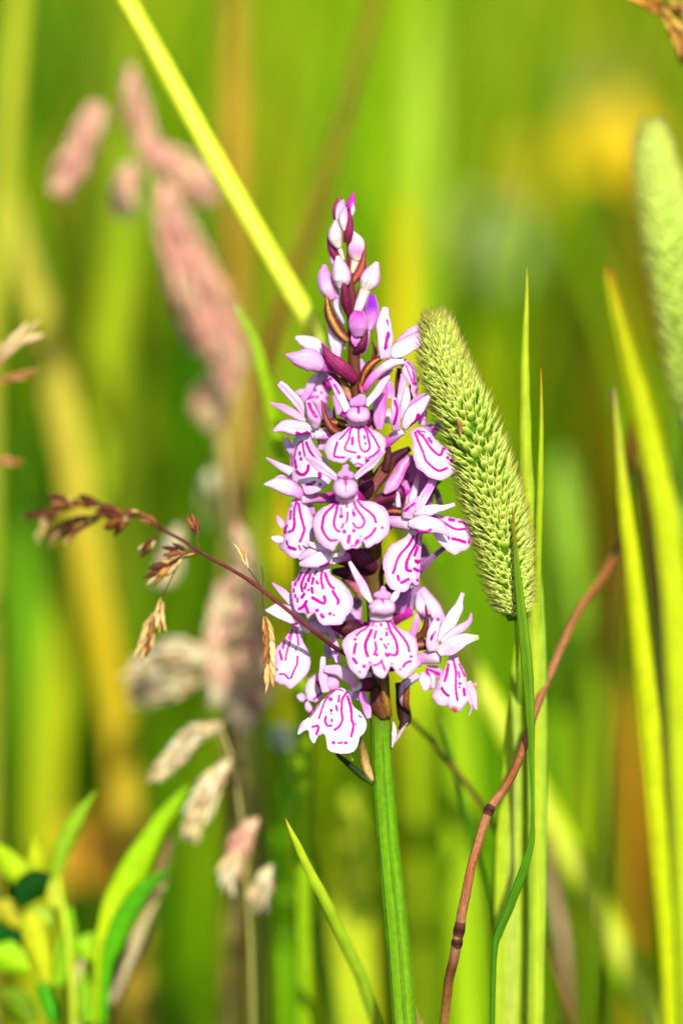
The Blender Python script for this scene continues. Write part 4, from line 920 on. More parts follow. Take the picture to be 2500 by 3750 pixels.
for (y, ln, r) in [(3405, 28, 20), (3455, 20, 19.5), (2968, 16, 18)]:
    i0 = int(np.argmin(np.abs(bcv[:, 1] - y)))
    a, b = bcv[np.argmin(np.abs(bcv[:, 1] - (y - ln)))], bcv[np.argmin(np.abs(bcv[:, 1] - (y + ln)))]
    sweep('node', [tuple(a), tuple(bcv[i0]), tuple(b)], [r * .92, r * 1.1, r * .92], DRY, st, col=[(0, C(110, 60, 40)), (.5, C(44, 16, 18)), (1, C(120, 66, 44))], nu=10, ns=7)
at_deep(1)
# dry spikelets hang on the bend of the stalk's neighbour
blade('dark dry brown leaf scrap hanging between two bright blades', [(2345, 1470, 70), (2330, 1600, 72), (2300, 1760, 74), (2275, 1900, 76), (2262, 2050, 78), (2250, 2300, 82), (2235, 2700, 90)], [10, 22, 24, 20, 18, 12, 8], [(0, C(150, 84, 20)), (.2, C(104, 56, 16)), (.5, C(130, 84, 20)), (.7, C(60, 60, 14)), (1, C(90, 80, 20))], name='withered_grass', cat='leaf', mat=DRY, nu=50, dm=17)
# blurred blades on the far right of the orchid
blade('wide bright blade with orange tip leaning beside the blurred timothy head', [(2222, 975, 90), (2240, 1060, 90), (2290, 1260, 92), (2345, 1460, 94), (2400, 1700, 96), (2445, 1950, 98), (2480, 2300, 102), (2500, 2700, 108), (2520, 3200, 114), (2530, 3800, 120)], [6, 18, 28, 38, 44, 48, 52, 54, 54, 54], [(0, C(190, 120, 30)), (.08, C(196, 190, 20)), (.3, C(206, 222, 14)), (.6, C(206, 228, 30)), (1, C(160, 200, 40))], nu=80, dm=9)
blade('bright yellow-green folded blade with pale tip behind the bent brown stalk', [(2244, 1425, 45), (2258, 1560, 46), (2282, 1800, 48), (2312, 2050, 50), (2345, 2350, 54), (2378, 2650, 58), (2398, 2900, 62), (2420, 3200, 66), (2442, 3500, 70), (2455, 3800, 74)], [4, 14, 24, 32, 38, 42, 38, 34, 30, 28], [(0, C(190, 140, 120)), (.06, C(190, 190, 60)), (.2, C(214, 226, 20)), (1, C(206, 222, 14))], fold=0.8, nu=90, dm=9)
blade('shaded half of the bright folded blade, painted dark green', [(2400, 2500, 66), (2408, 2620, 66), (2428, 2850, 70), (2450, 3100, 74), (2470, 3400, 78), (2490, 3800, 84)], [3, 10, 16, 20, 24, 28], [(0, C(60, 120, 8)), (1, C(44, 110, 4))], nu=60, twist=1.0, dm=9)  # shaded side of the folded blade, built as a separate dark green strip
blade('pinkish-brown straw stem running behind the bright folded blade', [(2350, 1700, 130), (2385, 2000, 130), (2420, 2400, 134), (2445, 2700, 138), (2470, 3100, 142), (2492, 3800, 150)], [14, 18, 20, 22, 22, 22], [(0, C(120, 90, 40)), (.4, C(170, 120, 90)), (.7, C(196, 150, 90)), (1, C(190, 140, 110))], name='straw_culm', cat='straw', mat=DRY, ht=16, fold=0, nu=60, dm=9)
blade('pale grey-green blade alongside the pinkish-brown straw stem', [(2470, 1500, 150), (2482, 1900, 150), (2490, 2400, 154), (2494, 3000, 160), (2500, 3800, 168)], [12, 26, 30, 32, 32], [(0, C(160, 200, 60)), (1, C(150, 190, 90))], nu=60, dm=9)
# blades by the orchid stem
blade('sharp pale-green blade with reddish tip leaning towards the orchid stem', [(1044, 2996, -30), (1060, 3035, -30), (1095, 3110, -28), (1140, 3205, -25), (1200, 3320, -20), (1260, 3450, -12), (1320, 3580, -4), (1385, 3780, 8)], [1.5, 7, 14, 18, 21, 22, 22, 21], [(0, C(190, 80, 60)), (.05, C(206, 190, 50)), (.15, C(200, 222, 40)), (.6, C(170, 210, 40)), (1, C(180, 200, 70))], fold=0.5, nu=70, dm=12, da=300)
blade('small brown blade tip by the foot of the orchid stem', [(1443, 3562, 20), (1458, 3590, 20), (1485, 3640, 22), (1510, 3700, 24), (1530, 3790, 28)], [3, 9, 11, 12, 12], [(0, C(190, 150, 100)), (1, C(160, 130, 60))], name='withered_grass', cat='leaf', mat=DRY, nu=40, dm=12)
blade('pale-tipped green blade rising behind the flowers of the orchid', [(862, 1118, 70), (885, 1160, 70), (930, 1250, 70), (965, 1370, 70), (990, 1500, 72), (1020, 1620, 74), (1055, 1760, 76), (1085, 1900, 80), (1100, 2300, 90), (1110, 3000, 104), (1115, 3800, 116)], [6, 16, 20, 22, 23, 24, 26, 26, 26, 26, 26], [(0, C(206, 206, 130)), (.06, C(170, 196, 60)), (.2, C(160, 200, 16)), (1, C(150, 196, 14))], nu=80, dm=8)
blade('thin dark brown stem slanting away below the orchid flowers', [(1500, 2630, 60), (1580, 2720, 62), (1660, 2810, 64), (1740, 2920, 66), (1820, 3050, 70), (1960, 3350, 80), (2100, 3800, 92)], [7, 9, 10, 10, 10, 10, 10], [(0, C(100, 74, 24)), (.5, C(104, 84, 20)), (1, C(90, 80, 20))], name='grass_culm', cat='grass stem', ht=9, fold=0, mat=STEM, nu=60, dm=8)
blade('thin dark green stem rising to the lowest flower of the orchid', [(1590, 2540, 70), (1620, 2660, 72), (1660, 2800, 74), (1700, 2960, 76), (1740, 3120, 80), (1790, 3350, 84), (1830, 3800, 92)], [8, 9, 10, 11, 11, 11, 11], [(0, C(70, 120, 10)), (.5, C(54, 110, 10)), (1, C(80, 120, 20))], name='grass_culm', cat='grass stem', ht=9, fold=0, mat=STEM, nu=60, dm=8)

# ------------------------------------------------------------------ timothy heads
def spikelet_mesh():
    """keeled pair of glumes with two short awns; z outward, x across, unit length 1"""
    zs = [0.0, 0.22, 0.6, 0.86]
    wx = [0.13, 0.31, 0.30, 0.19]
    wy = [0.07, 0.14, 0.13, 0.08]
    V, Cc = [], []
    base, body, pale = C(36, 96, 4), C(120, 180, 10), C(214, 240, 84)  # pale tips and keels paint in glints, dark base adds contrast
    for i, z in enumerate(zs):
        for k in range(6):
            a = k * math.pi / 3
            V.append((wx[i] * math.cos(a), wy[i] * math.sin(a), z))
            keel = abs(math.cos(a))
            Cc.append([base, body, body * .6 + pale * .4, pale][i] * (0.75 + 0.25 * keel) + pale * 0.18 * keel * (i > 1))
    Fc = []
    for i in range(3):
        for k in range(6):
            Fc.append((i * 6 + k, i * 6 + (k + 1) % 6, (i + 1) * 6 + (k + 1) % 6, (i + 1) * 6 + k))
    n = len(V)
    for s in (-1, 1):
        b = len(V)
        V += [(s * 0.17, 0.05, 0.72), (s * 0.17, -0.05, 0.72), (s * 0.06, 0.0, 0.8), (s * 0.27, 0.0, 1.5)]
        Cc += [pale, pale, pale, C(190, 150, 70)]
        Fc += [(b, b + 1, b + 3), (b + 1, b + 2, b + 3), (b + 2, b, b + 3)]
    Fc.append((18, 19, 20, 21, 22, 23))
    return np.array(V), Fc, np.array(Cc)

SV, SF, SC = spikelet_mesh()
sp_me = None
def sp_mesh():
    global sp_me
    if sp_me is None:
        me = bpy.data.meshes.new('spikelet')
        me.from_pydata(SV.tolist(), [], SF)
        a = me.attributes.new('Col', 'FLOAT_COLOR', 'POINT')
        rgba = np.ones((len(SV), 4), np.float32); rgba[:, :3] = SC
        a.data.foreach_set('color', rgba.ravel())
        me.polygons.foreach_set('use_smooth', np.ones(len(me.polygons), bool))
        me.materials.append(SPK)
        sp_me = me
    return sp_me

def timothy(label, axis, env, d0, stalk_path, stalk_hw, single, rows, around, size=2.5, tint=1.0):
    A = np.array([(x, y, d0) for x, y in axis], float)
    n = 200
    X = catmull(A, n)
    seg = np.concatenate([[0], np.cumsum(np.linalg.norm(np.diff(X, axis=0), axis=1))])
    seg /= seg[-1]
    hwv = np.interp(seg, np.linspace(0, 1, len(env)), env)
    sp = [(A[-1][0], A[-1][1] - 30, d0)] + stalk_path
    sp, sh = to_ground(sp, [stalk_hw[0]] + stalk_hw)
    root = thing('timothy_grass', label, 'timothy grass', W([(sp[-1][0], ground_y(sp[-1][2]), sp[-1][2])])[0], 'timothy flower heads')
    sweep('stem', sp, sh, STEM, root, col=[(0, C(150, 190, 30)), (1, C(140, 186, 30))], nu=60, ns=7)
    sweep('head_core', [tuple(p) for p in A], [max(h - 20, 6) for h in np.interp(np.linspace(0, 1, len(A)), np.linspace(0, 1, len(env)), env) * np.array([.1, .75] + [1] * (len(A) - 2))], LEAF, root, col=[(0, C(90, 140, 8)), (1, C(80, 130, 8))], nu=50, ns=9)
    B = np.array(root['_b'])
    items = []
    rs = random.Random(len(label))
    for r in range(rows):
        for k in range(around):
            t = (r + (k % 2) * 0.5 + rs.uniform(-.18, .18)) / rows
            if t > 1:
                continue
            ph = 2 * math.pi * (k + 0.5 * (r % 2) + rs.uniform(-.15, .15)) / around + r * 0.35
            i = int(t * (n - 1))
            c = X[i]; T = X[max(i - 2, 0)] - X[min(i + 2, n - 1)]; T /= np.linalg.norm(T)      # towards the tip
            E1 = np.cross(T, (0, 0, 1.0)); E1 /= np.linalg.norm(E1); E2 = np.cross(T, E1)
            rad = E1 * math.cos(ph) + E2 * math.sin(ph)
            h = np.interp(t, seg, hwv)
            lean = math.radians(np.interp(t, [0, .06, .2, .6, 1], [84, 70, 55, 44, 26]) + rs.uniform(-8, 8))
            dirn = rad * math.cos(lean) + T * math.sin(lean)
            ln = size * 25 * rs.uniform(.85, 1.15) * np.interp(t, [0, .1, 1], [.8, 1, .95])
            tip_r = max(h, 14)
            o = c + rad * max(tip_r - ln * 0.86 * math.cos(lean), 2)
            side = np.cross(dirn, T)
            side = side / (np.linalg.norm(side) + 1e-9)
            # the broad side lies across the head
            roll = rs.uniform(-.35, .35)
            nrm = np.cross(side, dirn)
            side, nrm = side * math.cos(roll) + nrm * math.sin(roll), nrm * math.cos(roll) - side * math.sin(roll)
            face = -rad[2]                     # towards the lens
            items.append((face, o, side, nrm, dirn, ln))
    items.sort(key=lambda q: -q[0])
    from mathutils import Matrix
    restV, restF, restC = [], [], []
    for q, (face, o, side, nrm, dirn, ln) in enumerate(items):
        ow = W([o])[0]
        def dv(v):
            return (RT * v[0] - UP * v[1] + FW * v[2])
        sw, nw, dw = dv(side), dv(nrm), dv(dirn)
        if np.dot(np.cross(sw, nw), dw) < 0:
            nw = -nw
        k = ln * K
        if single and q < 300:
            ob = bpy.data.objects.new('spikelet', sp_mesh())
            COL.objects.link(ob)
            ob.parent = root
            M = Matrix(((sw[0] * k, nw[0] * k, dw[0] * k, ow[0] - B[0]), (sw[1] * k, nw[1] * k, dw[1] * k, ow[1] - B[1]), (sw[2] * k, nw[2] * k, dw[2] * k, ow[2] - B[2]), (0, 0, 0, 1)))
            ob.matrix_local = M
        else:
            b = len(restV) * len(SV)
            restV.append(ow + (SV[:, 0:1] * sw + SV[:, 1:2] * nw + SV[:, 2:3] * dw) * k)
            restF += [tuple(i + b for i in f) for f in SF]
            restC.append(SC * tint)
    rest = mk('spikelets', np.vstack(restV), restF, SPK, root, None, np.vstack(restC))
    rest['kind'] = 'stuff'
    return root

t1 = timothy('green timothy head leaning against the orchid flowers', [(1598, 1195), (1612, 1265), (1634, 1350), (1668, 1440), (1713, 1540), (1775, 1729), (1810, 1857), (1838, 1960), (1856, 2070), (1876, 2180), (1892, 2270)],
             [34, 62, 80, 90, 100, 106, 104, 100, 94, 80, 52], -28, [(1897, 2330, -10), (1900, 2450, 80), (1898, 2700, 330), (1895, 3100, 460), (1890, 3800, 520)], [12, 12, 12, 13, 13], True, 46, 21)
sweep('fallen_anther', [(1675, 1532, -142), (1683, 1562, -146), (1687, 1600, -142)], [2, 9, 2], DRY, t1, ht=5, col=[(0, C(200, 140, 90)), (.5, C(140, 80, 20)), (1, C(210, 170, 110))], nu=10)
timothy('blurred pale green timothy head standing apart from the orchid', [(2385, 492), (2398, 580), (2418, 700), (2440, 820), (2466, 960), (2500, 1120), (2530, 1280), (2560, 1450), (2585, 1600)],
        [36, 66, 80, 88, 94, 98, 100, 96, 60], 820, [(2595, 1680, 820), (2620, 2000, 825), (2640, 2600, 835), (2650, 3800, 850)], [12, 13, 13, 13], False, 46, 18, tint=1.25)

# ------------------------------------------------------------------ dry panicles
def scaly(name, parent, path, hw, n, cols, seed=0, awn=0.0, mat=None):
    """a dry spikelet: overlapping scales along an axis, one mesh"""
    rs = random.Random(seed)
    P = np.array(deep(path), float)
    X = catmull(P, 30)
    V, Fc, Cc, Dd = [], [], [], []
    wv = np.interp(np.linspace(0, 1, 30), np.linspace(0, 1, len(hw)), hw)
    Ltot = np.linalg.norm(np.diff(X, axis=0), axis=1).sum()
    for q in range(n):
        t = q / max(n - 1, 1)
        i = int(t * 26)
        c = X[i]; T = X[min(i + 3, 29)] - X[i]; T /= np.linalg.norm(T) + 1e-9
        E = np.cross(T, (0, 0, -1.0)); E /= np.linalg.norm(E) + 1e-9
        Z = np.cross(E, T)
        sgn = -1 if q % 2 else 1
        a = sgn * rs.uniform(.08, .3)
        dirn = T * math.cos(a) + E * math.sin(a) + Z * rs.uniform(-.25, .25)
        dirn /= np.linalg.norm(dirn)
        sd = np.cross(dirn, Z); sd /= np.linalg.norm(sd)
        nz = np.cross(sd, dirn)
        ln = Ltot / max(n, 2) * 3.0 + wv[i] * 1.2; w = wv[i] * rs.uniform(.42, .62)
        o = c + E * sgn * wv[i] * .25 + Z * rs.uniform(-.4, .4) * wv[i]
        b = len(V)
        base = np.array(cols[rs.randrange(len(cols))]) * rs.uniform(.8, 1.15)
        for (z, ww, tk) in ((0, .3, .3), (.3, 1, .8), (.65, .8, .6), (1, .06, .05)):
            for k in range(6):
                an = k * math.pi / 3
                V.append(o + dirn * z * ln + sd * math.cos(an) * w * ww + nz * math.sin(an) * w * .6 * tk)
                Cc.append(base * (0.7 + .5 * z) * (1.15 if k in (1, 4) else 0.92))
        for r in range(3):
            for k in range(6):
                Fc.append((b + r * 6 + k, b + r * 6 + (k + 1) % 6, b + r * 6 + 6 + (k + 1) % 6, b + r * 6 + 6 + k))
        Fc.append(tuple(b + 18 + k for k in range(6)))
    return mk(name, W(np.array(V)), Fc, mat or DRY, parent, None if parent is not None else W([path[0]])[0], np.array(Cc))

def wire(name, parent, path, r, col, mat=None, nu=24):
    return sweep(name, path, [r] * len(path) if np.isscalar(r) else r, mat or DRY, parent, col=[(0, col), (1, col)], nu=nu, ns=5, wob=1.2)

GOLD = [C(226, 180, 110, 1.2), C(206, 150, 76, 1.2), C(176, 110, 60), C(236, 204, 140, 1.2)]
RUST = [C(150, 90, 44), C(120, 64, 40), C(176, 110, 60), C(96, 50, 34)]
DEEP[0] = lambda x, d: d + max(0, 1000 - x) * 0.62
dp = [(1212, 2362, -120), (1140, 2305, -200), (1060, 2240, -215), (962, 2163, -205), (900, 2118, -195), (840, 2082, -180), (738, 2025, -150), (660, 1975, -125), (590, 1938, -100), (500, 1892, -75), (420, 1872, -55), (340, 1838, -35), (250, 1832, -15), (190, 1850, 0)]
droot_end = (1395, 2560, 95)
full = [(1480, ground_y(150), 150), (1470, 4200, 150), (1450, 3400, 140), (1425, 2900, 120), (1385, 2600, 90), (1300, 2430, 30)] + dp
dry = thing('dry_panicle', 'thin arching reddish dry grass panicle crossing in front of the lower flowers', 'dry grass', WB(full[0]))
sweep('stem', full, [9, 9, 9, 9, 8, 8] + list(np.linspace(8.5, 4, len(dp))), DRY, dry, col=[(0, C(120, 90, 40)), (.3, C(110, 50, 50)), (.6, C(120, 52, 56)), (.8, C(110, 60, 30)), (1, C(120, 80, 40))], nu=150, ns=7, wob=2)
def tw(*pts): return R('L', pts)
wire('branch', dry, tw((1368, 655, -205), (1335, 600, -212), (1295, 545, -215)), 2.6, C(100, 60, 40))
scaly('spikelet', dry, tw((1294, 545, -215), (1275, 495, -216), (1252, 445, -216)), [7, 12, 3], 6, GOLD, 1)
wire('branch', dry, tw((1368, 660, -206), (1372, 720, -212), (1382, 790, -216)), 2.6, C(100, 60, 40))
wire('branch', dry, tw((1366, 650, -206), (1374, 600, -212), (1366, 530, -214)), 1.6, C(90, 60, 50))
scaly('spikelet', dry, tw((1380, 790, -216), (1395, 850, -220), (1405, 930, -220), (1405, 1040, -220), (1408, 1165, -218)), [10, 18, 22, 22, 3], 15, GOLD, 2)
scaly('spikelet', dry, tw((1392, 1000, -216), (1390, 1040, -216), (1388, 1075, -216)), [8, 10, 4], 4, RUST, 3)
wire('branch', dry, tw((1050, 460, -170), (1000, 478, -165), (950, 490, -160)), 3, C(110, 60, 40))
scaly('spikelet', dry, tw((1030, 465, -165), (980, 462, -160), (940, 452, -158), (895, 455, -155)), [8, 16, 22, 6], 8, RUST + GOLD[:1], 4)
scaly('spikelet', dry, tw((955, 480, -160), (920, 510, -160), (860, 545, -158), (795, 590, -155)), [10, 28, 30, 6], 10, GOLD + RUST[:2], 5)
wire('branch', dry, tw((935, 520, -158), (885, 610, -150), (848, 690, -145)), 2.4, C(130, 84, 60))
scaly('spikelet', dry, tw((845, 695, -145), (838, 740, -144), (835, 790, -143), (838, 830, -142)), [8, 20, 18, 4], 7, GOLD, 6)
scaly('spikelet', dry, tw((815, 770, -144), (785, 830, -143), (770, 900, -142), (742, 975, -140)), [12, 26, 30, 5], 10, GOLD, 7)
wire('branch', dry, tw((1040, 440, -165), (1030, 400, -162), (1020, 370, -160)), 2, C(120, 90, 50))
scaly('spikelet', dry, tw((1030, 385, -160), (1020, 340, -158), (1005, 300, -156)), [10, 20, 8], 6, RUST + GOLD[:1], 8)
wire('branch', dry, tw((822, 335, -130), (820, 380, -125), (800, 410, -120)), 2.6, C(110, 70, 40))
scaly('spikelet', dry, tw((815, 380, -122), (785, 415, -118), (750, 445, -115)), [14, 24, 8], 7, RUST + GOLD[2:], 9)
scaly('spikelet', dry, tw((845, 330, -128), (800, 305, -122), (760, 285, -118)), [8, 18, 8], 6, RUST, 10)
scaly('spikelet', dry, tw((725, 250, -100), (670, 265, -92), (630, 300, -88), (605, 325, -86)), [12, 30, 34, 8], 11, RUST + GOLD[:1], 11)
scaly('spikelet', dry, tw((640, 260, -90), (590, 250, -84), (540, 240, -80)), [18, 30, 14], 8, RUST, 12)
scaly('spikelet', dry, tw((530, 270, -74), (470, 290, -66), (380, 320, -58), (285, 360, -50)), [12, 22, 26, 8], 12, [C(60, 34, 24), C(90, 50, 30), C(206, 150, 110)], 13)
scaly('spikelet', dry, tw((440, 310, -60), (395, 350, -55), (360, 380, -52)), [14, 18, 5], 6, GOLD, 14)
scaly('spikelet', dry, tw((520, 220, -70), (480, 200, -64), (440, 195, -60)), [12, 26, 12], 7, RUST, 15)
scaly('spikelet', dry, tw((420, 215, -52), (350, 205, -46), (290, 185, -40)), [16, 28, 14], 9, RUST + GOLD[:1], 16)
scaly('spikelet', dry, tw((320, 235, -35), (270, 255, -28), (215, 260, -20)), [16, 24, 12], 8, RUST, 17)
scaly('spikelet', dry, tw((210, 250, -12), (180, 265, -8), (150, 270, -4)), [10, 18, 10], 6, RUST, 18)
scaly('spikelet', dry, tw((240, 270, -20), (225, 320, -16), (200, 375, -12)), [8, 14, 4], 6, GOLD, 19)
scaly('spikelet', dry, tw((270, 290, -25), (272, 340, -22), (275, 395, -20)), [6, 10, 3], 5, GOLD + RUST, 20)

at_deep(17)
# dry golden spikelet head entering at the upper corner
dc = thing('dry_grass_head', 'golden-brown dry grass head hanging in beside the blurred timothy', 'dry grass', WB((2700, ground_y(60), 60)))
fullc = [(2700, ground_y(60), 60), (2705, 3500, 60), (2690, 2000, 55), (2640, 700, 45), (2560, 200, 38), (2470, 60, 34), (2380, -20, 30)]
sweep('stem', fullc, [10, 10, 9, 8, 7, 6, 4], DRY, dc, col=[(0, STR), (1, TAN)], nu=90, ns=6)
for i, (p, h) in enumerate([([(2480, 70, 34), (2440, 40, 30), (2390, 10, 28), (2340, -15, 26)], [14, 28, 30, 8]), ([(2410, 10, 26), (2440, 60, 24), (2470, 110, 24), (2490, 150, 24)], [14, 30, 30, 8]), ([(2520, 60, 32), (2500, 100, 30), (2500, 160, 30), (2520, 200, 30)], [16, 34, 30, 8]), ([(2450, 0, 30), (2480, 20, 30), (2520, 40, 30)], [20, 30, 16])]):
    scaly('spikelet', dc, p, h, 9, [C(226, 170, 70), C(196, 130, 40), C(120, 70, 20), C(240, 200, 120)], 40 + i)

at_deep(7.5)
# pinkish feathery panicles (blurred)
def fluffy(parent, path, hw, n, cols, seed):
    rs = random.Random(seed)
    P = np.array(deep(path), float)
    X = catmull(P, 40)
    wv = np.interp(np.linspace(0, 1, 40), np.linspace(0, 1, len(hw)), hw)
    V, Fc, Cc = [], [], []
    for q in range(int(n * 1.4)):
        i = rs.randrange(39)
        c = X[i]; T = X[min(i + 2, 39)] - X[max(i - 2, 0)]; T /= np.linalg.norm(T) + 1e-9
        ph = rs.uniform(0, 2 * math.pi); rr = wv[i] * math.sqrt(rs.random())
        E = np.cross(T, (0, 0, -1.0)); E /= np.linalg.norm(E) + 1e-9; Z = np.cross(E, T)
        rad = E * math.cos(ph) + Z * math.sin(ph)
        dirn = T + rad * rs.uniform(.15, .5); dirn /= np.linalg.norm(dirn)
        sd = np.cross(dirn, (0.3, 0.2, 1.0)); sd /= np.linalg.norm(sd); nz = np.cross(sd, dirn)
        ln = rs.uniform(60, 95); w = rs.uniform(9, 15)
        o = c + rad * rr - dirn * ln * .4
        b = len(V)
        base = np.array(cols[rs.randrange(len(cols))]) * rs.uniform(.8, 1.2)
        for (z, ww) in ((0, .3), (.4, 1), (1, .08)):
            for k in range(4):
                an = k * math.pi / 2
                V.append(o + dirn * z * ln + sd * math.cos(an) * w * ww + nz * math.sin(an) * w * .7 * ww); Cc.append(base)
        for r in range(2):
            for k in range(4):
                Fc.append((b + r * 4 + k, b + r * 4 + (k + 1) % 4, b + r * 4 + 4 + (k + 1) % 4, b + r * 4 + 4 + k))
    o = mk('spikelet_cluster', W(np.array(V)), Fc, FOG, parent, None, np.array(Cc))
    o['kind'] = 'stuff'
    return o
PINKS = [C(248, 190, 160, 1.5), C(240, 176, 150, 1.5), C(244, 206, 160, 1.5), C(226, 160, 146, 1.4)]
CREAM = [C(246, 232, 170, 1.4), C(240, 214, 150, 1.4), C(226, 190, 150, 1.4), C(248, 240, 200, 1.4)]
ph = thing('fog_grass', 'tall pinkish feathery grass head blurred behind the orchid', 'feathery grass', WB((960, ground_y(300), 300)), 'feathery grass heads')
pst = [(960, ground_y(300), 300), (950, 4000, 300), (930, 3000, 290), (900, 2300, 270), (860, 2020, 255), (820, 1750, 245), (795, 1500, 238), (780, 1330, 232), (690, 1010, 226), (590, 720, 222), (530, 530, 220), (495, 300, 220)]
sweep('stem', pst, [13, 13, 13, 13, 13, 12, 12, 11, 10, 9, 8, 5], DRY, ph, col=[(0, C(140, 150, 50)), (.4, C(196, 170, 110)), (1, C(196, 150, 130))], nu=120, ns=6)
wire('branch', ph, [(530, 540, 220), (440, 440, 215), (360, 420, 212), (300, 500, 210)], 5, TAN)
wire('branch', ph, [(560, 620, 222), (500, 600, 220), (470, 640, 218)], 5, TAN)
wire('branch', ph, [(560, 560, 222), (620, 580, 222), (660, 610, 222)], 5, TAN)
fluffy(ph, [(350, 400, 212), (310, 500, 210), (260, 610, 208), (220, 690, 206)], [30, 46, 50, 24], 130, PINKS, 1)
fluffy(ph, [(480, 260, 220), (490, 340, 220), (510, 440, 220), (530, 520, 220)], [14, 34, 38, 30], 80, PINKS + [C(150, 150, 60)], 2)
fluffy(ph, [(520, 500, 220), (550, 540, 221), (580, 590, 222)], [34, 44, 30], 60, PINKS, 3)
fluffy(ph, [(590, 560, 222), (650, 600, 222), (710, 660, 222), (755, 720, 222)], [26, 56, 62, 30], 120, PINKS + CREAM[:1], 4)
fluffy(ph, [(470, 620, 218), (460, 700, 216), (460, 780, 214)], [22, 44, 26], 70, PINKS + CREAM[:2], 5)
fluffy(ph, [(600, 700, 222), (650, 860, 224), (700, 1020, 228), (760, 1160, 230), (800, 1290, 232)], [36, 74, 96, 100, 50], 420, PINKS, 6)
fluffy(ph, [(860, 1250, 234), (850, 1320, 236), (840, 1380, 237)], [24, 50, 30], 60, PINKS + CREAM[:1], 7)
fluffy(ph, [(820, 1400, 236), (780, 1470, 240), (800, 1530, 240)], [60, 70, 30], 80, PINKS + CREAM[:2], 8)
fluffy(ph, [(770, 1740, 245), (760, 1820, 246), (765, 1900, 248)], [14, 24, 14], 26, CREAM + [C(150, 170, 60)], 9)
at_deep(6.0)
p2 = thing('fog_grass', 'drooping pinkish-cream feathery grass cluster close behind the dry panicle', 'feathery grass', WB((830, ground_y(215), 215)), 'feathery grass heads')
ps2 = [(830, ground_y(215), 215), (840, 4000, 215), (860, 3200, 210), (880, 2700, 205), (860, 2400, 205), (850, 2150, 205), (880, 1960, 206)]
sweep('stem', ps2, [12, 12, 11, 10, 9, 8, 5], DRY, p2, col=[(0, C(140, 150, 50)), (1, C(190, 160, 120))], nu=70, ns=6)
fluffy(p2, [(870, 1940, 206), (890, 2050, 206), (905, 2180, 205), (900, 2300, 204)], [20, 34, 42, 24], 110, PINKS + CREAM[:1], 11)
fluffy(p2, [(860, 2120, 205), (900, 2280, 203), (930, 2430, 200), (970, 2560, 198)], [36, 64, 66, 36], 220, PINKS + CREAM[:2], 12)
fluffy(p2, [(810, 2160, 208), (800, 2300, 207), (795, 2430, 206), (800, 2560, 205)], [24, 40, 44, 24], 150, CREAM + PINKS[:2], 13)
fluffy(p2, [(850, 2540, 204), (890, 2600, 203), (870, 2640, 203)], [40, 56, 30], 80, [C(190, 170, 140), C(150, 120, 100), C(206, 190, 150)], 14)
fluffy(p2, [(750, 2420, 205), (650, 2400, 200), (560, 2440, 196), (480, 2490, 192)], [30, 60, 56, 24], 170, CREAM, 15)
fluffy(p2, [(700, 2500, 203), (600, 2530, 200), (500, 2560, 198)], [30, 44, 20], 80, CREAM, 16)
fluffy(p2, [(640, 1950, 208), (620, 2060, 208), (600, 2120, 208)], [24, 44, 20], 60, CREAM, 17)
at_deep(4.7)
p3 = thing('fog_grass', 'sparse cream drooping grass spikelets hanging low beside the orchid stem', 'feathery grass', WB((940, ground_y(150), 150)), 'feathery grass heads')
ps3 = [(940, ground_y(150), 150), (930, 4000, 150), (900, 3200, 148), (860, 2850, 146), (820, 2700, 145), (790, 2660, 145)]
sweep('stem', ps3, [9, 9, 8, 7, 6, 5], DRY, p3, col=[(0, C(140, 150, 50)), (1, C(200, 180, 120))], nu=60, ns=6)
for i, (p, h, n) in enumerate([([(790, 2660, 145), (720, 2690, 142), (650, 2760, 140), (600, 2810, 138)], [16, 34, 34, 14], 60), ([(640, 2780, 139), (600, 2820, 138), (575, 2840, 138)], [22, 28, 12], 24), ([(820, 2810, 144), (770, 2880, 142), (730, 2970, 140), (700, 3050, 138)], [16, 44, 44, 14], 90),
                               ([(920, 3020, 146), (890, 3060, 145), (870, 3110, 144)], [22, 34, 24], 40), ([(860, 3130, 144), (840, 3180, 143), (835, 3240, 142)], [24, 36, 14], 40), ([(980, 3200, 150), (960, 3250, 149), (945, 3310, 148)], [24, 40, 20], 44)]):
    fluffy(p3, p, h, n, CREAM if i not in (3,) else PINKS, 30 + i)
wire('branch', p3, [(850, 2840, 145), (830, 2800, 144), (800, 2690, 145)], 3, STR)
wire('branch', p3, [(905, 3220, 148), (920, 3100, 146), (925, 3020, 146)], 3, STR)
wire('branch', p3, [(910, 3300, 148), (960, 3240, 150), (980, 3190, 150)], 3, STR)
wire('branch', p3, [(905, 3240, 148), (870, 3190, 145), (860, 3120, 144)], 3, STR)

# pinkish spikelets at the outer edge
at_deep(4.0)
p4 = thing('dry_grass_head', 'loose pink-tan dry spikelets beside the yellowing blades', 'dry grass', WB((-60, ground_y(150), 150)))
sweep('stem', [(-60, ground_y(150), 150), (-70, 3500, 150), (-80, 2400, 145), (-60, 1700, 140), (-40, 1350, 136)], [9, 9, 8, 7, 5], DRY, p4, col=[(0, STR), (1, TAN)], nu=60, ns=6)
for i, (p, h) in enumerate([([(-40, 1350, 136), (10, 1300, 134), (50, 1260, 132), (100, 1225, 130)], [12, 26, 28, 12]), ([(-30, 1400, 136), (30, 1385, 134), (100, 1368, 132)], [8, 16, 10]), ([(-50, 1700, 140), (0, 1690, 138), (50, 1692, 137)], [10, 18, 12])]):
    scaly('spikelet', p4, p, h, 8, [C(226, 170, 130), C(214, 150, 110), C(230, 200, 140)] if i == 0 else [C(170, 110, 50), C(200, 140, 80)], 60 + i)

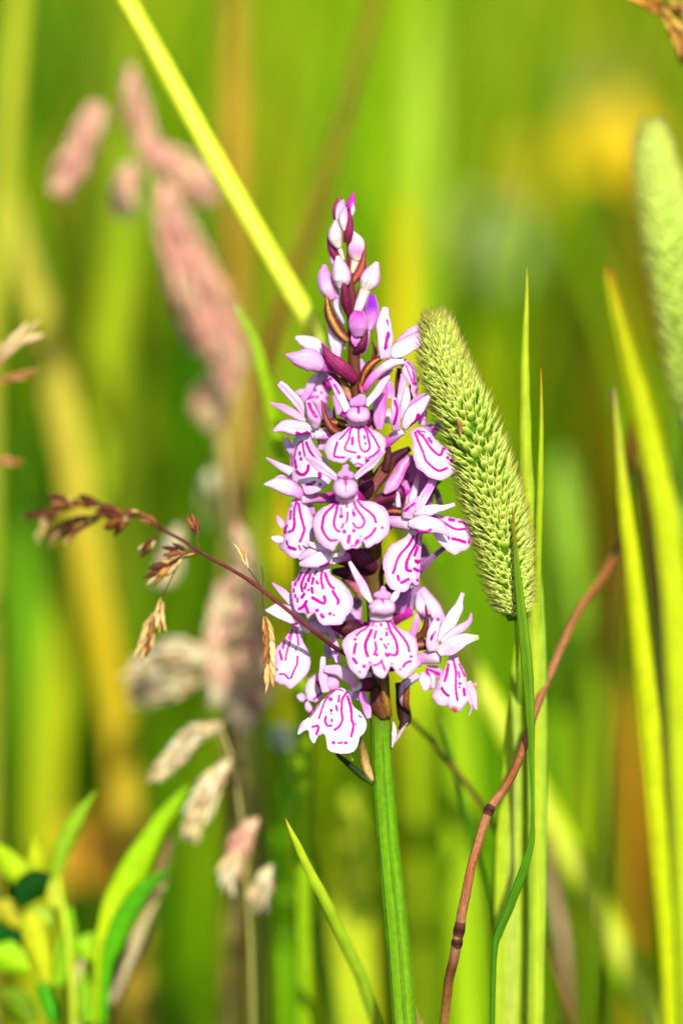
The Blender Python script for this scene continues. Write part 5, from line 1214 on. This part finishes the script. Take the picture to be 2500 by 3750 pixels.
# ------------------------------------------------------------------ leafy weeds low on the other side
at_deep(4.3)
wd = thing('leafy_weed', 'bright leafy weed with one dark green leaf', 'weed', WB((250, ground_y(160), 160)))
def leaf(parent, path, hw, c0, c1, fold=0.3, twist=0.0, name='leaf'):
    p = R('Q', path)
    return sweep(name, p, RW('Q', hw), LEAF, parent, ht=4, fold=fold, twist=twist, col=[(0, c0), (1, c1)], mid=(np.asarray(c1) * 1.2, .15), nu=26, ns=7, wob=6)
sweep('stem', [(250, ground_y(160), 160), (255, 4200, 160)] + R('Q', [(420, 1568, 160), (405, 1250, 158), (370, 950, 156), (330, 700, 154)]), [15, 15, 14, 13, 12, 9], STEM, wd, col=[(0, C(140, 150, 40)), (.6, C(190, 210, 40)), (1, C(190, 220, 40))], nu=60, ns=6)
leaf(wd, [(300, 760, 154), (340, 620, 150), (420, 430, 146), (545, 235, 142)], [26, 48, 46, 6], C(170, 200, 30), C(160, 206, 40))
leaf(wd, [(205, 760, 160), (200, 640, 160), (188, 485, 160)], [30, 60, 6], C(180, 206, 20), C(206, 216, 20))
leaf(wd, [(180, 800, 158), (100, 700, 156), (-20, 550, 154)], [20, 74, 30], C(190, 226, 20), C(190, 226, 20))
leaf(wd, [(120, 900, 145), (150, 820, 142), (210, 760, 140), (292, 712, 138)], [20, 84, 80, 6], C(30, 90, 14), C(20, 76, 10), fold=0.6)
leaf(wd, [(280, 1370, 156), (230, 1160, 150), (180, 990, 146), (150, 940, 145)], [24, 74, 70, 20], C(200, 216, 20), C(226, 230, 40))
leaf(wd, [(-60, 1150, 150), (60, 1190, 150), (165, 1260, 150)], [40, 90, 8], C(160, 226, 10), C(180, 230, 20))
leaf(wd, [(330, 1350, 165), (380, 1150, 165), (400, 900, 165)], [40, 64, 20], C(150, 210, 20), C(150, 210, 30))
leaf(wd, [(430, 1100, 170), (500, 1130, 170), (560, 1220, 170)], [20, 90, 12], C(150, 216, 10), C(170, 220, 20))
leaf(wd, [(-40, 1010, 175), (50, 1060, 175), (130, 1150, 175)], [60, 84, 10], C(20, 110, 20), C(10, 90, 10))
leaf(wd, [(300, 1560, 150), (270, 1440, 150), (240, 1330, 150)], [30, 44, 30], C(60, 170, 20), C(90, 180, 20))
leaf(wd, [(300, 1000, 158), (230, 940, 156), (130, 960, 154)], [30, 60, 6], C(170, 210, 30), C(190, 220, 60))
leaf(wd, [(330, 900, 150), (300, 800, 148), (250, 700, 146)], [30, 40, 6], C(210, 226, 60), C(214, 226, 60))
leaf(wd, [(120, 1000, 165), (40, 920, 165), (-40, 880, 165)], [40, 70, 20], C(190, 200, 30), C(200, 190, 40))
leaf(wd, [(500, 1568, 160), (490, 1420, 160), (480, 1250, 160)], [40, 60, 8], C(120, 190, 20), C(150, 200, 30))
leaf(wd, [(180, 1568, 170), (110, 1450, 170), (20, 1380, 170)], [40, 80, 20], C(110, 150, 10), C(120, 160, 10))
at_deep(1)
blade('bright broad green leaf blade slanting up from the leafy weed', R('Q', [(1085, 195, 145), (1000, 310, 145), (900, 440, 145), (780, 660, 146), (680, 860, 147), (610, 1060, 148), (580, 1220, 150), (560, 1568, 154)]), RW('Q', [6, 40, 50, 80, 84, 60, 40, 30]), [(0, C(150, 200, 20)), (.3, C(170, 220, 10)), (.5, C(206, 232, 20)), (1, C(150, 200, 10))], fold=0.4, nu=60, dm=4.4)
blade('mid-green curved leaf blade beside the bright broad one', R('Q', [(975, 678, 140), (900, 730, 140), (810, 810, 140), (720, 950, 141), (650, 1110, 142), (610, 1250, 144), (590, 1568, 148)]), RW('Q', [4, 30, 50, 62, 56, 34, 26]), [(0, C(70, 150, 10)), (.5, C(96, 186, 10)), (1, C(80, 170, 10))], fold=0.4, nu=60, dm=4.4)
blade('pale cream dry stem rising through the leafy weed', R('Q', [(465, 1200, 170), (455, 1300, 170), (445, 1568, 170)]), RW('Q', [16, 40, 44]), [(0, C(190, 160, 120)), (.3, C(226, 220, 110)), (1, C(220, 214, 100))], name='straw_culm', cat='straw', mat=DRY, ht=20, fold=0, nu=40, dm=4.4)
blade('dark brown withered leaf leaning behind the mid-green curved blade', R('Q', [(985, 480, 185), (930, 700, 186), (850, 950, 188), (760, 1150, 190), (680, 1320, 192), (600, 1500, 194), (540, 1640, 196)]), RW('Q', [14, 34, 44, 60, 66, 60, 50]), [(0, C(130, 120, 70)), (.3, C(110, 84, 44)), (.5, C(56, 30, 20)), (1, C(70, 44, 24))], name='withered_grass', cat='leaf', mat=DRY, nu=50, dm=5)  # withered brown, darkened in colour for the shade it lies in
blade('cream-striped dry leaf lying along the withered brown leaf', R('Q', [(945, 770, 180), (880, 870, 180), (820, 990, 181), (780, 1090, 182), (745, 1200, 184), (640, 1450, 190)]), RW('Q', [8, 26, 34, 36, 26, 20]), [(0, C(206, 190, 120)), (.5, C(206, 190, 140)), (1, C(150, 120, 100))], name='withered_grass', cat='leaf', mat=DRY, nu=40, dm=4.6)

# ------------------------------------------------------------------ blurred blades and stems farther back (mm behind the spike)
def far(label, pts, hw, cols, mm, name='grass_shoot', cat='grass blade', mat=None, ht=6, fold=0.3, group=None):
    p = [(x, y, mm * 25) for x, y in pts]
    cols = [(a, np.asarray(b) * (1.08 if mat is None else 1.05)) for a, b in cols]
    return blade(label, p, hw, cols, name=name, cat=cat, mat=mat, ht=ht, fold=fold, nu=50, group=group, wob=4)
far('tan dry stem standing upright behind the feathery grass', [(852, -120), (855, 200), (856, 600), (858, 1000), (864, 1500), (872, 2300), (880, 3800)], [34, 38, 40, 42, 42, 42, 42], [(0, C(150, 130, 20)), (.2, C(196, 150, 40)), (.35, C(150, 110, 20)), (.55, C(200, 170, 70)), (1, C(160, 140, 40))], 130, 'straw_culm', 'straw', DRY, 30, 0)
far('dark reddish-brown stem slanting up behind the buds', [(1400, -120), (1330, 180), (1260, 430), (1180, 700), (1090, 980), (1010, 1240), (930, 1600), (860, 2200), (830, 3800)], [20, 22, 22, 24, 24, 24, 24, 24, 24], [(0, C(120, 90, 14)), (.4, C(130, 84, 20)), (1, C(110, 80, 20))], 85, 'grass_culm', 'grass stem', DRY, 18, 0)
far('soft yellow-green blade standing behind the pink-tan spikelets', [(80, -120), (60, 100), (40, 350), (15, 650), (-20, 1000), (-50, 1500), (-60, 3800)], [30, 34, 36, 38, 40, 40, 40], [(0, C(190, 196, 40)), (1, C(180, 180, 50))], 110)
far('yellowing blade arching down past the crossing green one', [(30, 700), (90, 950), (160, 1200), (230, 1500), (290, 1850), (350, 2200), (420, 2600), (470, 3100), (500, 3800)], [30, 46, 52, 56, 58, 58, 56, 54, 50], [(0, C(190, 190, 60)), (.3, C(206, 190, 60)), (.5, C(206, 180, 16)), (.7, C(190, 160, 50)), (1, C(150, 150, 20))], 120)
far('wide lime green blade crossing the yellowing one', [(470, 500), (455, 850), (410, 1200), (350, 1550), (300, 1900), (240, 2300), (180, 2800), (120, 3800)], [40, 62, 70, 74, 74, 70, 66, 60], [(0, C(140, 170, 10)), (.4, C(170, 190, 10)), (.7, C(180, 190, 14)), (1, C(150, 180, 10))], 150)
far('bright green blade standing upright behind the leafy weed', [(60, 1500), (90, 1800), (110, 2200), (120, 2600), (125, 3000), (130, 3800)], [20, 50, 56, 60, 60, 60], [(0, C(120, 180, 20)), (1, C(140, 190, 10))], 170)
far('pale yellow-green blade upright behind the topmost buds', [(1560, -100), (1550, 200), (1540, 600), (1520, 1000), (1500, 1500), (1480, 2200), (1470, 3800)], [30, 56, 66, 66, 60, 60, 60], [(0, C(150, 190, 20)), (.2, C(180, 210, 50)), (.4, C(150, 190, 10)), (1, C(140, 190, 10))], 210)
far('golden yellow blade low behind the buds', [(1490, 700), (1485, 850), (1480, 1050), (1475, 1250), (1470, 1600), (1465, 2300), (1460, 3800)], [14, 36, 44, 44, 44, 44, 44], [(0, C(190, 180, 10)), (.3, C(226, 206, 10)), (1, C(180, 190, 10))], 150)
far('yellow-green blade with golden tip close behind the hanging flowers', [(1050, 1780), (1040, 1900), (1030, 2050), (1030, 2300), (1040, 2700), (1050, 3800)], [10, 34, 40, 44, 44, 40], [(0, C(200, 150, 10)), (.3, C(206, 200, 10)), (1, C(150, 190, 10))], 95)
far('dark green stem below the cream spikelets', [(1130, 2500), (1125, 2700), (1120, 3000), (1115, 3300), (1120, 3800)], [18, 24, 26, 26, 26], [(0, C(60, 110, 10)), (1, C(10, 80, 10))], 60, 'grass_culm', 'grass stem', STEM, 20, 0)
far('bright lime stem below the drooping cream spikelets', [(1040, 2650), (1040, 2900), (1040, 3200), (1055, 3500), (1080, 3800)], [14, 30, 34, 38, 44], [(0, C(130, 200, 10)), (1, C(160, 226, 10))], 70, 'grass_culm', 'grass stem', None, 24, 0)
far('lime blade upright behind the orchid stem', [(1560, 2100), (1555, 2400), (1550, 2800), (1545, 3200), (1540, 3800)], [20, 60, 70, 74, 74], [(0, C(170, 200, 10)), (1, C(180, 210, 14))], 110)
far('wide lime blade behind the thin dark stems', [(1680, 2350), (1680, 2600), (1690, 2900), (1700, 3300), (1710, 3800)], [16, 50, 60, 64, 64], [(0, C(150, 190, 10)), (1, C(180, 216, 20))], 90)
far('soft lime blade between the timothy and the bent brown stalk', [(2060, 1650), (2070, 1900), (2080, 2300), (2090, 2800), (2090, 3300), (2090, 3800)], [20, 66, 80, 80, 80, 80], [(0, C(150, 190, 60)), (.3, C(150, 200, 20)), (1, C(150, 196, 10))], 130)
far('yellow-green blade leaning low behind the bent brown stalk', [(2140, 2300), (2160, 2600), (2150, 2900), (2130, 3200), (2110, 3800)], [20, 50, 64, 66, 60], [(0, C(150, 180, 10)), (1, C(180, 206, 10))], 120)
far('short yellow-green blade behind the wide lime blade', [(1280, 2900), (1285, 3100), (1290, 3400), (1295, 3800)], [20, 60, 80, 90], [(0, C(190, 206, 40)), (1, C(190, 210, 20))], 80)
far('olive blade leaning behind the leaning yellow-green stem', [(420, -120), (400, 200), (390, 500), (400, 900), (420, 1400), (440, 2400), (450, 3800)], [30, 40, 44, 44, 44, 44, 44], [(0, C(120, 140, 10)), (1, C(120, 150, 10))], 240)
far('short brown stem stub among the low blades', [(2000, 3050), (2020, 3250), (2060, 3450), (2090, 3800)], [14, 20, 18, 16], [(0, C(130, 100, 40)), (.3, C(190, 150, 120)), (.5, C(110, 70, 10)), (1, C(110, 110, 20))], 60, 'straw_culm', 'straw', DRY, 14, 0)
far('orange-brown dry leaf behind the bright folded blade', [(2300, 2500), (2310, 2700), (2320, 2950), (2320, 3200), (2310, 3800)], [14, 34, 30, 24, 20], [(0, C(190, 160, 10)), (.4, C(196, 140, 10)), (1, C(120, 110, 20))], 140, 'withered_grass', 'leaf', DRY)

# ------------------------------------------------------------------ wild flowers in the blur
def wildflower(label, x, y, mm, r_mm, npet, colp, colc, cat, tilt=0.5):
    d = mm * 25
    top = W([(x, y, d)])[0]
    basep = np.array([top[0] + 0.01, top[1] + 0.01, 0.0])
    o = thing('wild_flower', label, cat, basep, 'blurred wild flowers')
    n = 14
    t = np.linspace(0, 1, n)
    ctr = basep * (1 - t)[:, None] + top * t[:, None] + np.array([[0.006 * math.sin(3 * q), 0, 0] for q in t])
    ctr[-1] = top; ctr[0] = basep
    V = []; Fc = []
    for i in range(n):
        for k in range(6):
            a = k * math.pi / 3
            V.append(ctr[i] + 0.0012 * np.array([math.cos(a), math.sin(a), 0]))
    for i in range(n - 1):
        for k in range(6):
            Fc.append((i * 6 + k, i * 6 + (k + 1) % 6, i * 6 + 6 + (k + 1) % 6, i * 6 + 6 + k))
    mk('stem', V, Fc, STEM, o, None, np.tile(C(90, 140, 20), (len(V), 1)), None, np.zeros((len(V), 3)))
    nrm = Vector((0.15, -math.cos(tilt), math.sin(tilt))).normalized()
    q = nrm.to_track_quat('Z', 'Y')
    r = r_mm / 1000
    for p in range(npet):
        a0 = 2 * math.pi * p / npet
        V = []; Fc = []
        nu, nv = 7, 5
        for i in range(nu):
            u = i / (nu - 1)
            w = r * 0.62 * math.sin(math.pi * min(u * .82 + .08, 1)) ** .8
            for j in range(nv):
                s = -1 + 2 * j / (nv - 1)
                l = Vector((u * r, s * w * (3.0 / npet) ** .8, r * (.25 * u * u + .12 * s * s)))
                l.rotate(__import__('mathutils').Quaternion((0, 0, 1), a0)); l.rotate(q)
                V.append(top + np.array(l))
        for i in range(nu - 1):
            for j in range(nv - 1):
                Fc.append((i * nv + j, i * nv + j + 1, (i + 1) * nv + j + 1, (i + 1) * nv + j))
        pt = mk('petal', V, Fc, FLW, o, None, np.tile(colp, (len(V), 1)))
        so = pt.modifiers.new('thickness', 'SOLIDIFY'); so.thickness = 0.0004
    V = []; Fc = []
    for i in range(5):
        th = math.pi / 2 * i / 4
        for k in range(8):
            a = k * math.pi / 4
            l = Vector((r * .26 * math.cos(th) * math.cos(a), r * .26 * math.cos(th) * math.sin(a), r * .2 * math.sin(th) + r * .02)); l.rotate(q)
            V.append(top + np.array(l))
    for i in range(4):
        for k in range(8):
            Fc.append((i * 8 + k, i * 8 + (k + 1) % 8, i * 8 + 8 + (k + 1) % 8, i * 8 + 8 + k))
    mk('flower_centre', V, Fc, FLW, o, None, np.tile(colc, (len(V), 1)))
    return o
YEL = C(250, 214, 0); YC = C(220, 180, 0); WH = C(190, 214, 130)
wildflower('large blurred yellow meadow flower above the blurred timothy head', 2250, 540, 330, 12, 5, YEL, YC, 'flower')
wildflower('blurred yellow flower between the white flower and the timothy head', 1950, 640, 420, 9, 5, C(240, 196, 20), YC, 'flower')
wildflower('blurred white flower high behind the timothy head', 1780, 900, 420, 12, 9, WH, YC, 'flower')
wildflower('small pale flower above the large yellow one', 2200, 330, 520, 10, 9, WH, YC, 'flower')
wildflower('small blurred yellow flower low among the yellowing blades', 110, 2530, 260, 7, 5, C(230, 220, 10), YC, 'flower')
wildflower('blurred orange-yellow flower behind the leafy weed', 350, 3130, 170, 9, 5, C(226, 170, 30), C(206, 130, 20), 'flower')
wildflower('faint orange-pink flower beside the orange-yellow flower', 455, 3120, 185, 6, 6, C(226, 150, 70), C(206, 130, 20), 'flower')
wildflower('small white flower under the drooping cream cluster', 1030, 2700, 55, 2.2, 6, C(216, 222, 206), YC, 'flower')

# ------------------------------------------------------------------ meadow grass (uncountable)
def meadow(name, label, n, sample, hrange, wrange, palette, weights, lean=0.35, segs=5):
    V = np.zeros((n, segs + 1, 2, 3)); Cc = np.zeros((n, segs + 1, 2, 3)); L = np.zeros((n, segs + 1, 2, 3))
    pos = sample(n)
    h = rng.uniform(*hrange, n); w = rng.uniform(*wrange, n)
    az = rng.uniform(0, 2 * math.pi, n); ln = rng.uniform(0.03, lean, n)
    face = rng.uniform(0, 2 * math.pi, n)
    pal = np.array(palette)
    ci = rng.choice(len(pal), n, p=np.array(weights) / sum(weights))
    # clumps: neighbouring blades belong to the same kind of grass
    nv = np.array([noise.noise(Vector((p[0] * 5.5, p[1] * 2.2, 3.7))) for p in pos])
    cl = np.clip(((nv + .55) / 1.1 * len(pal)).astype(int), 0, len(pal) - 1)
    ci = np.where(rng.random(n) < .7, cl, ci)
    col = pal[ci] * rng.uniform(.8, 1.2, (n, 1))
    rn = rng.uniform(0, 10, n)
    for i in range(segs + 1):
        u = i / segs
        c = np.stack([pos[:, 0] + np.cos(az) * ln * h * u ** 2, pos[:, 1] + np.sin(az) * ln * h * u ** 2, h * (u - 0.18 * ln * u ** 3) - 0.012], -1)
        ww = w * (1 - u ** 2.2) * (0.75 + 0.25 * min(u * 4, 1)) + 0.0001
        sd = np.stack([np.cos(face + u * 0.8), np.sin(face + u * 0.8), np.zeros(n)], -1) * ww[:, None] / 2
        V[:, i, 0] = c - sd; V[:, i, 1] = c + sd
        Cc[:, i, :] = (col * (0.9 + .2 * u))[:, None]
        L[:, i, 0] = np.stack([u * 5 + 0 * rn, 0 * rn - 1, rn], -1); L[:, i, 1] = np.stack([u * 5 + 0 * rn, 0 * rn + 1, rn], -1)
    m = (segs + 1) * 2
    Fc = []
    base = [(2 * i, 2 * i + 1, 2 * i + 3, 2 * i + 2) for i in range(segs)]
    for b in range(n):
        o = b * m
        Fc += [(o + a, o + bb, o + c, o + d) for a, bb, c, d in base]
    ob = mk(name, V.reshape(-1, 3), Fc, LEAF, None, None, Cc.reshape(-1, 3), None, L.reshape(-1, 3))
    ob['kind'] = 'stuff'; ob['label'] = label
    return ob

def wedge(y0, y1, side, power=1.0):
    def f(n):
        y = y0 + (y1 - y0) * rng.random(n) ** power
        half = 0.1 * (S + y) / S * 1.25 + side
        return np.stack([rng.uniform(-1, 1, n) * half, y], -1)
    return f
PAL = [C(40, 96, 0), C(196, 180, 30, 1.1), C(60, 124, 0), C(110, 170, 4, 1.2), C(150, 196, 6, 1.3), C(200, 214, 10, 1.3), C(46, 110, 0), C(120, 180, 0, 1.2), C(150, 110, 14)]
PW = [3, 1, 3, 5, 5, 3, 2, 4, .7]
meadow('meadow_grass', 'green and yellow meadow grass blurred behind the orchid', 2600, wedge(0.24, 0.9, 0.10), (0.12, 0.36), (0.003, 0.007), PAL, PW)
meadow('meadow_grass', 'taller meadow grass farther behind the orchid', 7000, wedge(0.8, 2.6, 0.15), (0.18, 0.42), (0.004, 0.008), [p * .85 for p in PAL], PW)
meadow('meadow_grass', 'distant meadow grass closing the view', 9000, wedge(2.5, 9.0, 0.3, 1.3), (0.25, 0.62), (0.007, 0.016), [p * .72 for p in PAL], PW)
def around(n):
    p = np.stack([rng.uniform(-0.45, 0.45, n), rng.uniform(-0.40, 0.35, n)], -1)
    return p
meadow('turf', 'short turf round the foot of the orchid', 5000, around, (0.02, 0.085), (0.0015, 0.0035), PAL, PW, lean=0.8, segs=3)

for o in scene.objects:
    if '_b' in o.keys():
        del o['_b']
